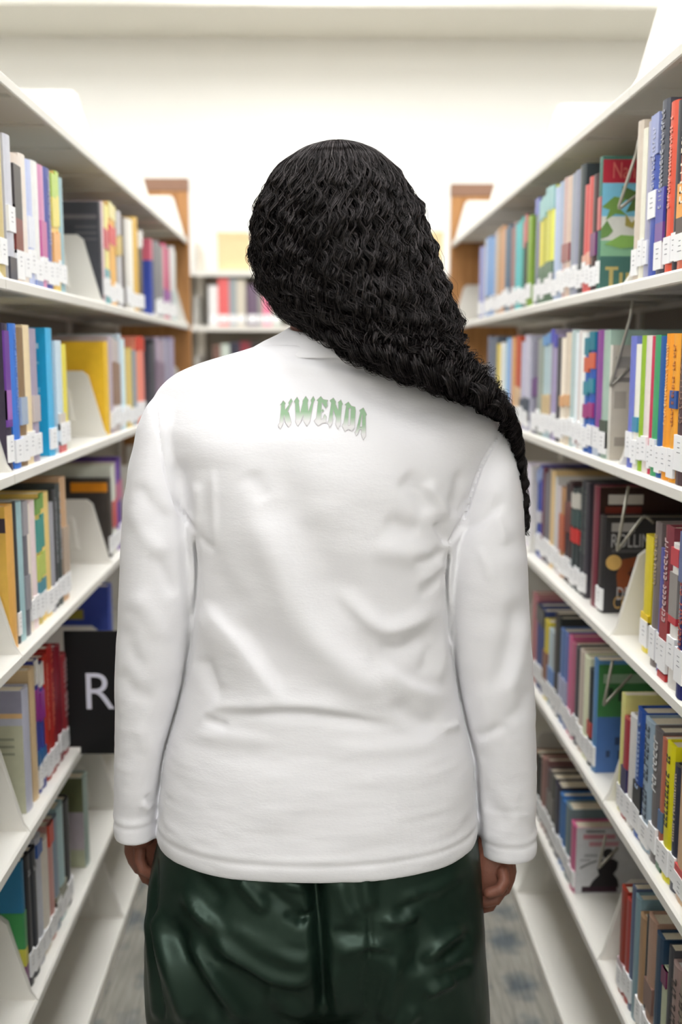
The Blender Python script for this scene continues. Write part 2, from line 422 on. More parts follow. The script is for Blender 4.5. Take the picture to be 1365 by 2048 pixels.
N = dict
L2 = [
 (-10, 12, 252, 'ochre', (205, 186, 130), N(label=(.02, .06))),
 (17, 31, 270, 'white-and-charcoal', (206, 207, 216), N(bands=[(0, .16, (70, 72, 84))], label=(.075, .115))),
 (31, 46, 309, 'black-and-red', (222, 208, 196), N(bands=[(.22, .6, (120, 50, 45)), (.5, .92, (60, 55, 55))], label=(.004, .05))),
 (46, 59, 309, 'cream', (236, 226, 216), N(label=(.01, .05))),
 (59, 70, 320, 'pale lavender', (196, 205, 236), N(bands=[(.3, .55, (226, 230, 240))])),
 (70, 83, 323, 'white', (236, 236, 234), N(bands=[(0, .05, (150, 165, 210))])),
 (83, 94, 331, 'pink', (214, 150, 186), N(bands=[(.25, .55, (196, 100, 156))])),
 (94, 107, 337, 'indigo', (84, 94, 166), N(title=(190, 195, 225), tw=.25)),
 (107, 122, 345, 'yellow-green', (232, 200, 120), N(bands=[(.8, 1, (186, 212, 98)), (.55, .8, (236, 220, 110)), (.25, .5, (240, 180, 110))])),
 (122, 131, 356, 'grey-teal', (156, 190, 198), N()),
 (199, 207, 404, 'charcoal', (66, 66, 72), N(d=.21, cs=.42, cover=[(.05, .9, .83, .87, (110, 105, 108)), (.05, .6, .74, .76, (96, 94, 98)), (.05, .6, .68, .70, (96, 94, 98)), (.05, .6, .62, .64, (96, 94, 98))], label=None, hard=True)),
 (207, 211, 403, 'pinkish white', (228, 204, 208), N()),
 (211, 220, 411, 'straw and teal', (226, 216, 150), N(bands=[(0, .35, (120, 180, 185)), (.55, .75, (200, 70, 80))])),
 (220, 234, 411, 'orange', (236, 178, 106), N(bands=[(.6, .78, (214, 50, 60)), (.85, 1, (232, 220, 150))])),
 (234, 245, 425, 'lilac grey', (204, 198, 204), N(bands=[(.55, .75, (210, 180, 90))])),
 (245, 252, 434, 'dark brown', (76, 64, 58), N(label=None)),
 (252, 268, 435, 'ivory', (240, 236, 222), N()),
 (268, 278, 436, 'golden yellow', (226, 186, 80), N()),
 (278, 287, 461, 'umber', (92, 78, 68), N(bands=[(.8, 1, (220, 218, 214))])),
 (303, 312, 478, 'pink-topped blue', (62, 82, 172), N(d=.2, bands=[(.72, 1, (226, 124, 142))], cover=[(0, 1, .72, 1, (226, 110, 130))], label=None, hard=True)),
 (312, 317, 484, 'mid grey', (136, 136, 138), N()),
 (317, 323, 486, 'dark grey', (104, 104, 106), N()),
 (323, 328, 487, 'silver grey', (150, 150, 152), N()),
 (328, 341, 492, 'magenta', (204, 90, 132), N(bands=[(.2, .4, (150, 70, 160))])),
 (341, 353, 495, 'off-white', (216, 220, 216), N(bands=[(0, .4, (190, 210, 205))])),
]
L3 = [
 (6, 26, 646, 'black and purple', (62, 54, 72), N(bands=[(.3, .95, (112, 62, 156)), (.35, .55, (170, 110, 190))], d=.17)),
 (29, 43, 647, 'royal blue', (62, 122, 212), N(title=(150, 180, 230), tw=.2)),
 (43, 56, 655, 'brown', (142, 116, 86), N(bands=[(.3, .5, (170, 185, 205))])),
 (56, 68, 650, 'cream', (238, 218, 178), N()),
 (68, 81, 657, 'lilac grey', (168, 158, 178), N(bands=[(.3, .5, (200, 190, 190))])),
 (100, 118, 656, 'bright cyan', (84, 184, 230), N(d=.13, in_=0, cover=[(0.0, 1, 0, 1, (26, 162, 212)), (.1, .6, .84, .88, (190, 225, 240), 2), (.1, .5, .72, .74, (120, 200, 230), 2), (.1, .7, .5, .54, (120, 200, 230), 2), (.1, .6, .40, .44, (120, 200, 230), 2)], label=(.012, .05))),
 (118, 130, 681, 'pale blue', (208, 226, 236), N(bands=[(0, .1, (220, 110, 110)), (.2, .35, (225, 215, 205))])),
 (130, 138, 688, 'lemon', (236, 222, 92), N(bands=[(0, .2, (240, 238, 225))])),
 (213, 221, 683, 'golden yellow', (242, 198, 66), N(d=.21, cover=[(0, 1, 0, 1, (240, 192, 48))], label=None, hard=True)),
 (221, 228, 672, 'mauve grey', (192, 178, 188), N()),
 (228, 241, 672, 'white and brown', (222, 217, 207), N(bands=[(.3, .75, (160, 130, 110))])),
 (241, 253, 668, 'ice blue', (202, 226, 236), N()),
 (253, 266, 690, 'pale yellow', (242, 214, 126), N()),
 (266, 275, 695, 'slate grey', (152, 157, 168), N()),
 (275, 290, 676, 'salmon', (236, 144, 124), N(bands=[(.85, 1, (222, 72, 52))])),
 (303, 312, 680, 'charcoal', (72, 74, 80), N(d=.2, label=None)),
 (312, 330, 677, 'dusky lilac', (168, 152, 168), N(bands=[(.3, .7, (140, 120, 140))])),
 (330, 350, 677, 'lavender', (172, 167, 192), N()),
]
L4 = [
 (22, 37, 1010, 'orange-gold', (236, 180, 92), N(d=.18, cover=[(0, 1, 0, 1, (232, 186, 84)), (.0, .6, .82, .92, (60, 50, 60), 2)], label=None)),
 (37, 43, 1003, 'blackish green', (58, 62, 66), N()),
 (43, 53, 1003, 'pale teal', (168, 202, 206), N(label=None)),
 (53, 62, 1002, 'mottled grey', (112, 112, 120), N(bands=[(.75, 1, (170, 165, 170)), (.2, .45, (150, 148, 155))], label=None)),
 (62, 78, 997, 'blush', (234, 220, 214), N()),
 (78, 93, 988, 'patchwork', (236, 206, 112), N(bands=[(.88, 1, (122, 172, 82)), (.58, .84, (72, 160, 150)), (.36, .55, (196, 212, 104)), (.2, .34, (76, 150, 166))])),
 (93, 105, 984, 'butter yellow', (244, 214, 134), N()),
 (105, 113, 1005, 'silver', (168, 168, 176), N()),
 (113, 127, 968, 'speckled black', (72, 72, 78), N(title=(180, 180, 185), tw=.35)),
 (127, 139, 954, 'tan', (206, 168, 130), N(bands=[(.1, .6, (190, 170, 150))])),
 (219, 227, 957, 'orange-barred black', (64, 58, 54), N(d=.22, cs=.42, cover=[(0, .93, .84, .96, (226, 142, 24))], label=(.01, .05))),
 (227, 235, 923, 'white and red', (218, 216, 204), N(d=.225, bands=[(.3, .6, (206, 90, 90))], label=(.01, .05))),
 (235, 245, 913, 'purple', (112, 74, 156), N(d=.225, bands=[(.55, .75, (200, 120, 150))])),
]
L5 = [
 (53, 68, 1375, 'lavender-grey', (192, 193, 208), N(d=.15, cover=[(0, 1, 0, .72, (192, 192, 166)), (0, 1, .78, .82, (228, 188, 134)), (0, 1, .82, 1, (152, 150, 170)), (.1, .9, .60, .62, (150, 150, 130), 2), (.1, .8, .54, .56, (150, 150, 130), 2), (.1, .9, .48, .50, (150, 150, 130), 2)], label=None)),
 (68, 78, 1336, 'tan', (216, 188, 144), N(label=None)),
 (78, 93, 1317, 'blue and magenta', (54, 64, 146), N(bands=[(.82, 1, (232, 228, 220)), (.55, .78, (150, 50, 140)), (.18, .32, (30, 100, 160))])),
 (94, 113, 1297, 'scarlet', (188, 46, 38), N(title=(220, 120, 100), tw=.35)),
 (113, 127, 1290, 'dark red', (142, 42, 46), N(pm=M_STICK)),
 (127, 138, 1309, 'crimson', (172, 60, 66), N(title=(225, 190, 190), tw=.45)),
 (222, 236, 1169, 'cobalt blue', (64, 84, 168), N(d=.2, cover=[(.3, .55, .66, .76, (170, 160, 70)), (.1, .6, .3, .42, (190, 190, 190))], lab='cobalt blue book in left bookcase\'s fourth row, standing just beyond the black sign')),
]
L6 = [
 (46, 58, 1720, 'rainbow-coloured', (34, 112, 152), N(d=.13, bands=[(.35, .62, (58, 140, 76)), (.22, .35, (200, 190, 60)), (0, .22, (120, 60, 110))], cover=[(0, 1, .35, .62, (58, 140, 76)), (0, 1, .22, .35, (190, 185, 70)), (0, 1, 0, .22, (110, 60, 110))], label=None)),
 (60, 80, 1695, 'navy-black', (27, 30, 40), N(title=(150, 150, 155), t0=.84, t1=.88)),
 (80, 90, 1671, 'blue-white', (192, 193, 200), N(bands=[(.85, .95, (60, 100, 180))])),
 (90, 103, 1678, 'cream', (226, 218, 204), N()),
 (103, 112, 1646, 'red-topped rose', (206, 154, 144), N(bands=[(.82, 1, (206, 60, 30))])),
 (112, 133, 1617, 'pale slate-blue', (162, 182, 188), N(bands=[(.1, .3, (140, 140, 120))])),
 (133, 144, 1598, 'black', (36, 34, 36), N()),
 (171, 188, 1549, 'sage green', (158, 177, 168), N(d=.15, cover=[(0, 1, .62, 1, (118, 122, 88)), (0, 1, .2, .62, (186, 176, 182)), (0, 1, 0, .2, (176, 180, 150))], label=None)),
]
R2 = [
 (1354, 1376, 186, 'flame-orange', (206, 96, 66), N(bands=[(.1, .3, (70, 50, 45)), (.3, .5, (240, 160, 50))], title=(240, 225, 200), tw=.5)),
 (1344, 1354, 200, 'near-black', (52, 52, 60), N()),
 (1330, 1344, 203, 'orange-red', (226, 88, 62), N(title=(250, 180, 160), tw=.3)),
 (1312, 1328, 200, 'grey-to-violet', (74, 78, 90), N(bands=[(.18, .3, (110, 70, 150)), (.3, .5, (64, 74, 172))], title=(180, 185, 200), tw=.35)),
 (1296, 1312, 228, 'royal blue', (62, 86, 172), N(bands=[(.75, 1, (150, 160, 205))], title=(200, 205, 225), tw=.3, label=(.085, .125))),
 (1287, 1296, 243, 'heather grey', (168, 168, 192), N()),
 (1266, 1286, 247, 'ivory', (238, 232, 214), N()),
 (1193, 1199, 314, 'tropical green', (66, 116, 104), N(d=.2, cs=.36, hard=True, label=(.01, .05), bands=[(.45, .7, (190, 90, 90))],
    cover=[(0.0, 1, .80, .975, (172, 36, 56)), (0.0, 1, .55, .80, (118, 184, 210)), (0.0, 1, .37, .55, (212, 212, 204)), (0.0, 1, .25, .37, (126, 172, 138)), (0, 1, 0, .25, (62, 104, 96)),
      ('poly', [(0, .62), (.3, .70), (.6, .68), (.4, .62), (.62, .56), (.34, .57), (.1, .52), (.2, .60)], (110, 146, 70), 3), ('poly', [(.5, .78), (.8, .74), (1.3, .79), (1.3, .52), (.9, .50), (.95, .60), (.6, .58), (.75, .67), (.45, .68)], (86, 112, 58), 2),
      ('poly', [(0, .46), (.14, .52), (.3, .44), (.18, .40), (0, .38)], (104, 140, 76), 4), ('poly', [(.1, .34), (.5, .41), (1, .40), (1.4, .37), (1.4, .33), (.5, .31)], (132, 174, 88), 4), ('poly', [(.6, .57), (.75, .5), (.9, .55), (.8, .46), (.6, .48)], (160, 148, 76), 5),
      ('poly', [(.14, .17), (.46, .17), (.46, .145), (.34, .145), (.34, .02), (.24, .02), (.24, .145), (.14, .145)], (178, 160, 98), 3), (.5, .58, .02, .125, (178, 160, 98), 3), (.66, .74, .02, .125, (178, 160, 98), 3), (.82, .9, .02, .125, (178, 160, 98), 3)],
    text=[('Nan', .22, .835, .040, (206, 110, 100))], tsx=.62)),
 (1182, 1193, 349, 'black and plum', (62, 38, 44), N(bands=[(.3, .5, (110, 40, 110))])),
 (1166, 1182, 356, 'coral red', (202, 92, 92), N(bands=[(.1, .35, (226, 170, 150))])),
 (1155, 1166, 330, 'dark slate', (52, 62, 66), N()),
 (1140, 1155, 340, 'silver blue', (152, 160, 168), N()),
 (1124, 1140, 346, 'shell pink', (216, 192, 184), N(bands=[(.3, .45, (150, 80, 80))])),
 (1107, 1124, 372, 'pale blue', (178, 192, 216), N()),
 (1078, 1107, 383, 'yellow and teal', (216, 216, 92), N(bands=[(.8, 1, (142, 192, 192)), (.0, .35, (70, 110, 80))])),
 (1062, 1078, 397, 'grey-violet', (124, 128, 152), N(bands=[(.85, 1, (100, 110, 190))])),
 (1054, 1062, 432, 'grass green', (134, 168, 64), N()),
 (1046, 1054, 435, 'bottle green', (58, 68, 62), N(bands=[(.7, 1, (190, 90, 90))])),
 (1030, 1046, 442, 'turquoise', (92, 182, 182), N()),
 (1022, 1030, 445, 'rose brown', (166, 122, 112), N()),
 (1010, 1022, 450, 'petrol blue', (82, 112, 132), N()),
 (995, 1010, 455, 'terracotta', (206, 162, 124), N()),
 (989, 995, 465, 'greyish white', (202, 197, 192), N()),
 (973, 989, 475, 'sky blue', (112, 157, 206), N(bands=[(.1, .25, (50, 60, 70))])),
 (965, 973, 480, 'light grey', (202, 206, 206), N()),
 (959, 965, 490, 'periwinkle', (152, 157, 202), N()),
]
R3 = [
 (1351, 1372, 640, 'dark plum', (82, 62, 68), N(title=(150, 120, 110), tw=.3, label=(.02, .07))),
 (1337, 1351, 667, 'amber', (250, 170, 56), N(bands=[(.5, .62, (50, 90, 160))], title=(190, 110, 50), tw=.3)),
 (1323, 1337, 667, 'tangerine', (250, 162, 48), N(title=(255, 215, 150), tw=.25)),
 (1312, 1323, 672, 'deep blue', (36, 92, 162), N()),
 (1301, 1312, 670, 'emerald', (72, 166, 112), N()),
 (1295, 1301, 672, 'raspberry', (206, 58, 92), N()),
 (1284, 1295, 671, 'shell white', (233, 223, 216), N()),
 (1275, 1284, 671, 'lime', (152, 192, 52), N()),
 (1265, 1275, 688, 'ivory', (241, 239, 226), N(bands=[(.3, .42, (70, 150, 190))])),
 (1254, 1265, 672, 'lavender-blue', (116, 126, 206), N()),
 (1214, 1219, 690, 'newsprint grey', (214, 210, 200), N(d=.2, cs=.26, hard=True, label=None, cover=[(0, 1, 0, 1, (188, 180, 166)), (.1, .9, .8, .9, (150, 145, 135), 2), (.1, .9, .68, .72, (120, 115, 108), 2), (.1, .5, .45, .6, (160, 152, 140), 2), (.15, .85, .12, .2, (150, 142, 132), 2)])),
 (1201, 1214, 660, 'pale sage', (167, 192, 177), N(bands=[(.08, .3, (80, 90, 80))])),
 (1189, 1201, 660, 'violet', (142, 78, 152), N(bands=[(0, .2, (200, 210, 225))])),
 (1167, 1187, 667, 'multicoloured', (52, 102, 182), N(bands=[(.85, 1, (30, 130, 150)), (.7, .83, (220, 110, 80)), (.5, .62, (40, 140, 160)), (.3, .42, (170, 60, 130))])),
 (1153, 1167, 660, 'pinkish white', (236, 230, 224), N(bands=[(.05, .15, (150, 90, 90))])),
 (1139, 1153, 654, 'icy white', (216, 226, 233), N()),
 (1120, 1138, 664, 'cream-and-apricot', (239, 226, 207), N(bands=[(.35, .45, (232, 180, 130))])),
 (1111, 1120, 675, 'graphite', (82, 82, 87), N()),
 (1100, 1111, 660, 'mauve', (162, 152, 182), N(bands=[(.88, 1, (90, 90, 190))])),
 (1085, 1100, 662, 'blue-and-tan', (196, 216, 226), N(bands=[(.2, .42, (220, 195, 150)), (.9, 1, (110, 160, 210))])),
 (1074, 1085, 672, 'grey-green', (167, 177, 162), N()),
 (1058, 1074, 680, 'violet-grey', (132, 127, 142), N(bands=[(.4, .6, (110, 70, 130))])),
 (1041, 1058, 674, 'frosted white', (202, 202, 216), N(bands=[(.1, .35, (80, 90, 105))])),
 (1030, 1041, 675, 'brick red', (202, 88, 58), N(bands=[(0, .45, (222, 190, 150))])),
 (1022, 1030, 676, 'peach', (216, 162, 114), N()),
 (1012, 1022, 680, 'powder blue', (132, 167, 206), N()),
 (1001, 1012, 685, 'pearl', (216, 221, 216), N()),
 (993, 1001, 690, 'mustard', (221, 202, 92), N()),
 (975, 993, 675, 'steel grey', (107, 112, 127), N()),
]
R4 = [
 (1352, 1369, 1066, 'navy', (42, 47, 112), N(title=(190, 90, 70), tw=.35, t0=.3, t1=.7, **{'in': .006}, label=(.022, .07), bands=[(.7, 1, (100, 110, 150))])),
 (1336, 1352, 1088, 'white and red', (233, 229, 223), N(bands=[(.85, .97, (200, 70, 80)), (.5, .8, (150, 145, 140)), (.45, .5, (200, 60, 70))], **{'in': .010}, label=(.03, .075))),
 (1320, 1336, 1053, 'maroon', (132, 60, 70), N(title=(215, 190, 190), tw=.4, **{'in': .012}, bands=[(.2, .45, (158, 46, 54)), (.0, .04, (190, 50, 50))], label=(.012, .06))),
 (1313, 1320, 1096, 'violet', (97, 97, 162), N(**{'in': .016}, label=(.012, .06))),
 (1301, 1313, 1045, 'grey-brown', (122, 112, 110), N(title=(200, 180, 140), tw=.4, t0=.55, **{'in': .018}, label=(.012, .06))),
 (1284, 1299, 1071, 'bright yellow', (228, 208, 58), N(**{'in': .03}, d=.13, label=(.010, .052), bands=[(.25, .33, (240, 205, 30))])),
 (1195, 1207, 1031, 'gold-sealed black', (44, 42, 44), N(d=.165, cs=.52, hard=True, **{'in': .03}, label=(.005, .045),
    cover=[(.12, .62, .85, .94, (176, 172, 168)), ('poly', [(.3, .22), (.26, .40), (.36, .56), (.7, .59), (1.2, .56), (1.2, .22)], (138, 68, 28), 2), ('poly', [(.55, .46), (.7, .51), (.9, .50), (.9, .45), (.7, .44)], (54, 28, 20), 4), ('poly', [(.5, .42), (.6, .36), (.66, .25), (.8, .24), (.72, .36), (.58, .45)], (84, 40, 22), 3), (.02, .36, .44, .62, (214, 172, 96), 5, 'disc'), (.14, .9, .655, .663, (110, 108, 108), 2), (.14, .9, .635, .643, (110, 108, 108), 2)],
    text=[('ROLLINS', .1, .69, .036, (190, 188, 188)), ('DEMON', .26, .145, .034, (200, 194, 192)), ('CROWN', .2, .05, .034, (194, 154, 88))], tsx=.6,
    lab="black book with an orange picture and gold seal, in right bookcase's third row")),
 (1173, 1195, 972, 'burgundy', (118, 46, 62), N(d=.22, hard=True, **{'in': .028}, label=None, cs=.6, cover=[(0, 1, 0, 1, (46, 20, 20)), (.12, .62, .86, .94, (206, 200, 192), 2), (.08, .6, .76, .84, (110, 36, 28), 2)])),
 (1159, 1173, 964, 'dark teal', (62, 67, 68), N(**{'in': .028}, title=(130, 140, 135), tw=.3)),
 (1142, 1159, 969, 'red-patched black', (47, 52, 54), N(**{'in': .028}, bands=[(.8, .95, (200, 196, 186)), (.46, .6, (210, 30, 34)), (.62, .78, (50, 80, 82))])),
 (1129, 1142, 965, 'black-brown', (62, 52, 50), N(**{'in': .028}, bands=[(.5, .8, (110, 50, 50))])),
 (1119, 1129, 975, 'caramel', (182, 138, 98), N(**{'in': .028}, bands=[(.3, .7, (190, 100, 70))])),
 (1107, 1119, 960, 'pale pink', (226, 216, 217), N(**{'in': .028})),
 (1099, 1107, 942, 'wheat', (226, 197, 144), N(**{'in': .028})),
 (1088, 1099, 940, 'ash grey', (122, 122, 123), N(**{'in': .028})),
 (1083, 1088, 935, 'wine', (112, 62, 78), N(**{'in': .028})),
 (1061, 1083, 933, 'blue and white', (67, 87, 167), N(**{'in': .028}, bands=[(.38, .5, (215, 214, 220)), (.85, .97, (150, 170, 215))])),
 (1052, 1061, 930, 'chalk white', (226, 221, 226), N(**{'in': .028})),
]
R5 = [
 (1352, 1374, 1533, 'sandy tan', (208, 170, 132), N(bands=[(.17, .25, (206, 80, 80))], label=(.01, .04))),
 (1340, 1352, 1531, 'ink blue', (47, 50, 68), N(title=(190, 175, 150), tw=.3)),
 (1324, 1340, 1487, 'vivid yellow', (228, 218, 24), N(title=(60, 60, 50), tw=.4, t0=.4, t1=.92, hard=True)),
 (1315, 1324, 1477, 'terracotta-green', (187, 108, 84), N(bands=[(0, .22, (60, 110, 80)), (.3, .45, (80, 110, 150))])),
 (1300, 1315, 1458, 'charcoal-patterned', (107, 102, 103), N(title=(215, 215, 215), tw=.5, t0=.5)),
 (1282, 1300, 1440, 'pale steel-blue', (157, 177, 193), N(title=(70, 80, 95), tw=.4, t0=.25)),
 (1267, 1282, 1419, 'cobalt', (27, 77, 162), N(bands=[(.2, .42, (34, 34, 38))], title=(170, 190, 220), tw=.35)),
 (1254, 1267, 1431, 'bone white', (221, 219, 216), N()),
 (1243, 1254, 1436, 'red over navy', (167, 58, 68), N(bands=[(.22, .5, (50, 45, 90))])),
 (1236, 1243, 1387, 'pale lemon', (226, 221, 142), N(d=.16)),
 (1183, 1191, 1317, 'green-and-blue', (92, 142, 192), N(d=.115, cs=.55, hard=False, label=(.012, .05), cover=[(0, 1, .50, .965, (66, 128, 72)), (0, 1, .0, .50, (72, 112, 172)), (.15, 1, .80, .88, (150, 178, 150), 2), (.3, .45, .68, .76, (40, 70, 46), 2), (.6, .75, .64, .74, (40, 70, 46), 2), (.55, .7, .25, .32, (46, 66, 100), 2), (.3, .42, .14, .2, (46, 66, 100), 2), (.65, .82, .12, .2, (46, 66, 100), 2)])),
 (1175, 1183, 1338, 'black-green', (42, 52, 58), N(bands=[(.3, .45, (190, 60, 50))])),
 (1156, 1175, 1308, 'vanilla', (226, 219, 197), N()),
 (1148, 1156, 1294, 'gunmetal', (77, 77, 83), N()),
 (1134, 1148, 1280, 'orchid pink', (192, 103, 142), N()),
 (1118, 1134, 1257, 'denim blue', (97, 122, 177), N(bands=[(.25, .5, (170, 175, 205))])),
 (1107, 1118, 1234, 'jet', (62, 57, 53), N()),
 (1096, 1107, 1262, 'misty green', (182, 192, 192), N(bands=[(.3, .5, (110, 150, 210))])),
 (1087, 1096, 1241, 'yellow-brown', (216, 197, 58), N(bands=[(.2, .6, (140, 80, 50))])),
 (1073, 1087, 1215, 'ultramarine', (57, 82, 142), N(bands=[(.8, 1, (60, 62, 66))])),
 (1063, 1073, 1185, 'rosy', (202, 134, 138), N()),
]
R6 = [
 (1336, 1360, 1938, 'dark-lettered taupe', (168, 150, 136), N(title=(62, 50, 46), tw=.6, t0=.3, t1=.9, pm=M_STICK)),
 (1327, 1336, 1895, 'anthracite', (67, 67, 72), N()),
 (1317, 1327, 1938, 'celadon', (187, 192, 164), N(bands=[(.85, 1, (110, 40, 80))])),
 (1304, 1317, 1870, 'dark blue', (42, 67, 92), N()),
 (1288, 1304, 1836, 'dusty pink', (172, 138, 118), N(bands=[(.3, .5, (130, 100, 90))])),
 (1285, 1288, 1830, 'inky teal', (52, 62, 67), N()),
 (1273, 1285, 1832, 'camel', (167, 133, 98), N()),
 (1263, 1273, 1793, 'duck-egg blue', (127, 157, 167), N(label=None)),
 (1256, 1263, 1773, 'slate blue', (87, 102, 132), N()),
 (1237, 1256, 1777, 'rust red', (168, 62, 48), N(bands=[(.15, .3, (190, 170, 175))])),
 (1140, 1150, 1647, 'pink-spined', (206, 98, 142), N(d=.175, cs=.5, hard=True, label=(.012, .045), cover=[(0, 1, 0, 1, (206, 206, 208)), (.22, .66, .93, .96, (110, 110, 112), 2), (.16, .9, .83, .90, (194, 132, 142), 2), (.3, .98, .72, .79, (198, 146, 154), 2), (.2, .5, .56, .60, (160, 160, 164), 2), (.1, .34, .50, .52, (150, 150, 154), 2),
      ('poly', [(0.551, 0.507), (0.679, 0.531), (0.872, 0.526), (0.987, 0.479), (0.974, 0.376), (0.885, 0.296), (0.987, 0.211), (1.026, 0.094), (0.333, 0.094), (0.41, 0.188), (0.551, 0.282), (0.5, 0.385)], (30, 26, 31), 3), (.62, .88, .55, .66, (36, 34, 36), 3, 'disc'), ('poly', [(.16, .105), (.98, .105), (.98, .02), (.16, .02)], (52, 24, 40), 4), ('poly', [(.1, .37), (.3, .44), (.5, .49), (.48, .51), (.28, .46), (.12, .41)], (100, 98, 102), 2)])),
 (1129, 1140, 1610, 'grey-teal', (112, 132, 138), N(d=.17)),
 (1118, 1129, 1595, 'cerulean', (57, 112, 172), N(d=.17)),
 (1108, 1118, 1567, 'midnight', (47, 44, 62), N(d=.17)),
 (1094, 1108, 1540, 'pewter', (97, 94, 91), N(d=.17, bands=[(.4, .7, (120, 115, 110))])),
 (1082, 1094, 1514, 'rose-brown', (142, 103, 98), N(d=.17)),
 (1072, 1082, 1510, 'jet black', (36, 36, 37), N(d=.17)),
 (1062, 1072, 1500, 'coffee', (120, 95, 75), N(d=.17)),
]
for side, row, data, ins in (('left', 0, L2, .012), ('left', 1, L3, .012), ('left', 2, L4, .022), ('left', 3, L5, .024), ('left', 4, L6, .022),
                             ('right', 0, R2, .008), ('right', 1, R3, .010), ('right', 2, R4, .02), ('right', 3, R5, .018), ('right', 4, R6, .016)):
    shelf_row(side, row, data, ins)

# ------------------------------------------------------------------ wire book supports hanging in the right bookcase
def wire(label, Y, pts):
    P = [at(x, y, Y) for x, y in pts]
    # round the corners a little
    Q = [P[0]]
    for k in range(1, len(P) - 1):
        a, b, c = P[k - 1], P[k], P[k + 1]
        Q += [b + (a - b) * min(.45, .008 / (a - b).length), b + ((a - b).normalized() + (c - b).normalized()) * .0025, b + (c - b) * min(.45, .008 / (c - b).length)]
    Q.append(P[-1])
    for k, q in enumerate(Q): q.y += .012 * k / len(Q)
    o0 = Q[0].copy()
    me = MB().tube([q - o0 for q in Q], .0027, 8).mesh('wire_book_support')
    o = obj('wire_book_support', me, M_WIRE, smooth=True); o.location = o0
    tag(o, label, 'book support', 'wire supports in the right bookcase')
WYR = 1.815
wire('bent wire book support in front of the tropical green book cover', WYR, [(1282, 262), (1274, 310), (1238, 420), (1276, 390)])
wire('bent wire book support in front of the newsprint grey book', WYR, [(1266, 600), (1262, 640), (1222, 776), (1268, 733)])
wire('bent wire book support in front of the black book with the gold seal', WYR, [(1258, 972), (1234, 1106), (1292, 1030), (1312, 1048)])
wire('bent wire book support in front of the green-and-blue book', WYR, [(1226, 1322), (1208, 1416), (1268, 1352)])
wire('bent wire book support in front of the pink-spined book', WYR + .03, [(1212, 1672), (1198, 1742), (1240, 1700)])

# ------------------------------------------------------------------ black shelf sign with the letter R
ys = y_at(160, XL, .60)
sg = empty('shelf_sign', (XL, ys, .60)); tag(sg, 'black shelf sign with a white letter R on the left bookcase', 'sign')
za, zb = z_at(1508, XL + .03, ys) - .60, z_at(1262, XL + .03, ys) - .60
p0 = at(128, 1300, ys).x - XL; p1 = p0 + .165
pts = [(p0, .024), (.002, .024), (.002, za), (p1, za), (p1, zb), (p0, zb)]
obj('sign_board', MB().prism(pts, 1, 0, .004).mesh('sign_board'), M_SIGN, sg, bevel=.0008)
cu = bpy.data.curves.new('t', 'FONT'); cu.body = 'R'; cu.size = .1; cu.resolution_u = 6; cu.offset = -.0004
to = bpy.data.objects.new('t', cu); COL.objects.link(to); me2 = to.to_mesh().copy(); bpy.data.objects.remove(to, do_unlink=True)
co = np.array([v.co[:] for v in me2.vertices]); mn, mxx = co.min(0), co.max(0)
A, B = at(174, 1418, ys), at(228, 1346, ys)
for v in me2.vertices:
    fx = (v.co.x - mn[0]) / (mxx[0] - mn[0]); fy = (v.co.y - mn[1]) / (mxx[1] - mn[1])
    v.co = (A.x + (B.x - A.x) * fx - XL, -.0006, A.z + (B.z - A.z) * fy - .60)
me2.name = 'letter'; obj('letter', me2, M_SIGNTXT, sg)

# ------------------------------------------------------------------ far bookcase across the end of the aisle
FY = 5.35
fb = empty('library_bookcase', (0, FY, 0)); tag(fb, 'white metal bookcase standing across the far end of the aisle', 'bookcase', 'metal bookcases at the aisle end')
fz = [z_at(552, -.3, FY), z_at(662, -.3, FY)]
ftops = [fz[0] + .025, fz[1] + .025, fz[1] - .275, fz[1] - .575, fz[1] - .875, .04]
FX = [-1.22, -.62, 0.14, .90, 1.5]
for k in range(4):
    a, b = FX[k], FX[k + 1]
    for z in ftops:
        obj('shelf', MB().prism([(0, z - .025), (.012, z - .025), (.012, z - .005), (.26, z - .005), (.26, z), (0, z)], 0, a + .002, b - .002).mesh('shelf'), M_SHELF, fb)
    obj('back_panel', MB().box((a + .01, .262, .04), (b - .01, .27, ftops[0])).mesh('back_panel'), M_BACK, fb)
    for z in ftops:
        for xx in (a + .006, b - .006):
            obj('shelf_bracket', MB().prism([(0.004, z), (.05, z + .15), (.25, z + .15), (.25, z)], 0, xx - .002, xx + .002).mesh('shelf_bracket'), M_SHELF, fb)
for xx in FX: obj('upright', MB().box((xx - .02, .24, 0), (xx + .02, .29, ftops[0] + .12)).mesh('upright'), M_SHELF, fb)
def far_book(xa, xb, yt, ztop, cn, rgb, lab):
    A, Bb = at(xa, 650, FY + .01), at(xb, 650, FY + .01)
    t = Bb.x - A.x - .001; h = z_at(yt, A.x, FY + .01) - ztop
    me = spine_cover_mesh(t, h, .17, .0028 if t > .02 else .0014, .002)
    o = obj('book', me, cmat(rgb)); o.location = ((A.x + Bb.x) / 2, FY + .012, ztop + .0004); o.rotation_euler = (0, 0, math.pi / 2)
    tag(o, lab, 'book', 'books in the far bookcase')
    obj('page_block', patch_box(.005, .166, -t / 2 + .003, t / 2 - .003, .002, h - .003).mesh('page_block'), M_PAPER, o)
    obj('spine_label', patch_box(-.0028, .001, -t * .46, t * .46, .015, .055).mesh('spine_label'), M_STICK, o)
fbk = [(418, 437, 571, 'white', (228, 226, 224)), (437, 459, 557, 'red', (222, 104, 104)), (459, 474, 558, 'slate', (150, 158, 162)), (474, 492, 560, 'beige', (206, 198, 180)),
       (494, 517, 569, 'dark purple', (110, 92, 112)), (517, 526, 565, 'grey', (150, 150, 142)), (526, 544, 572, 'pink', (236, 130, 160)), (544, 562, 575, 'pale green', (196, 204, 190))]
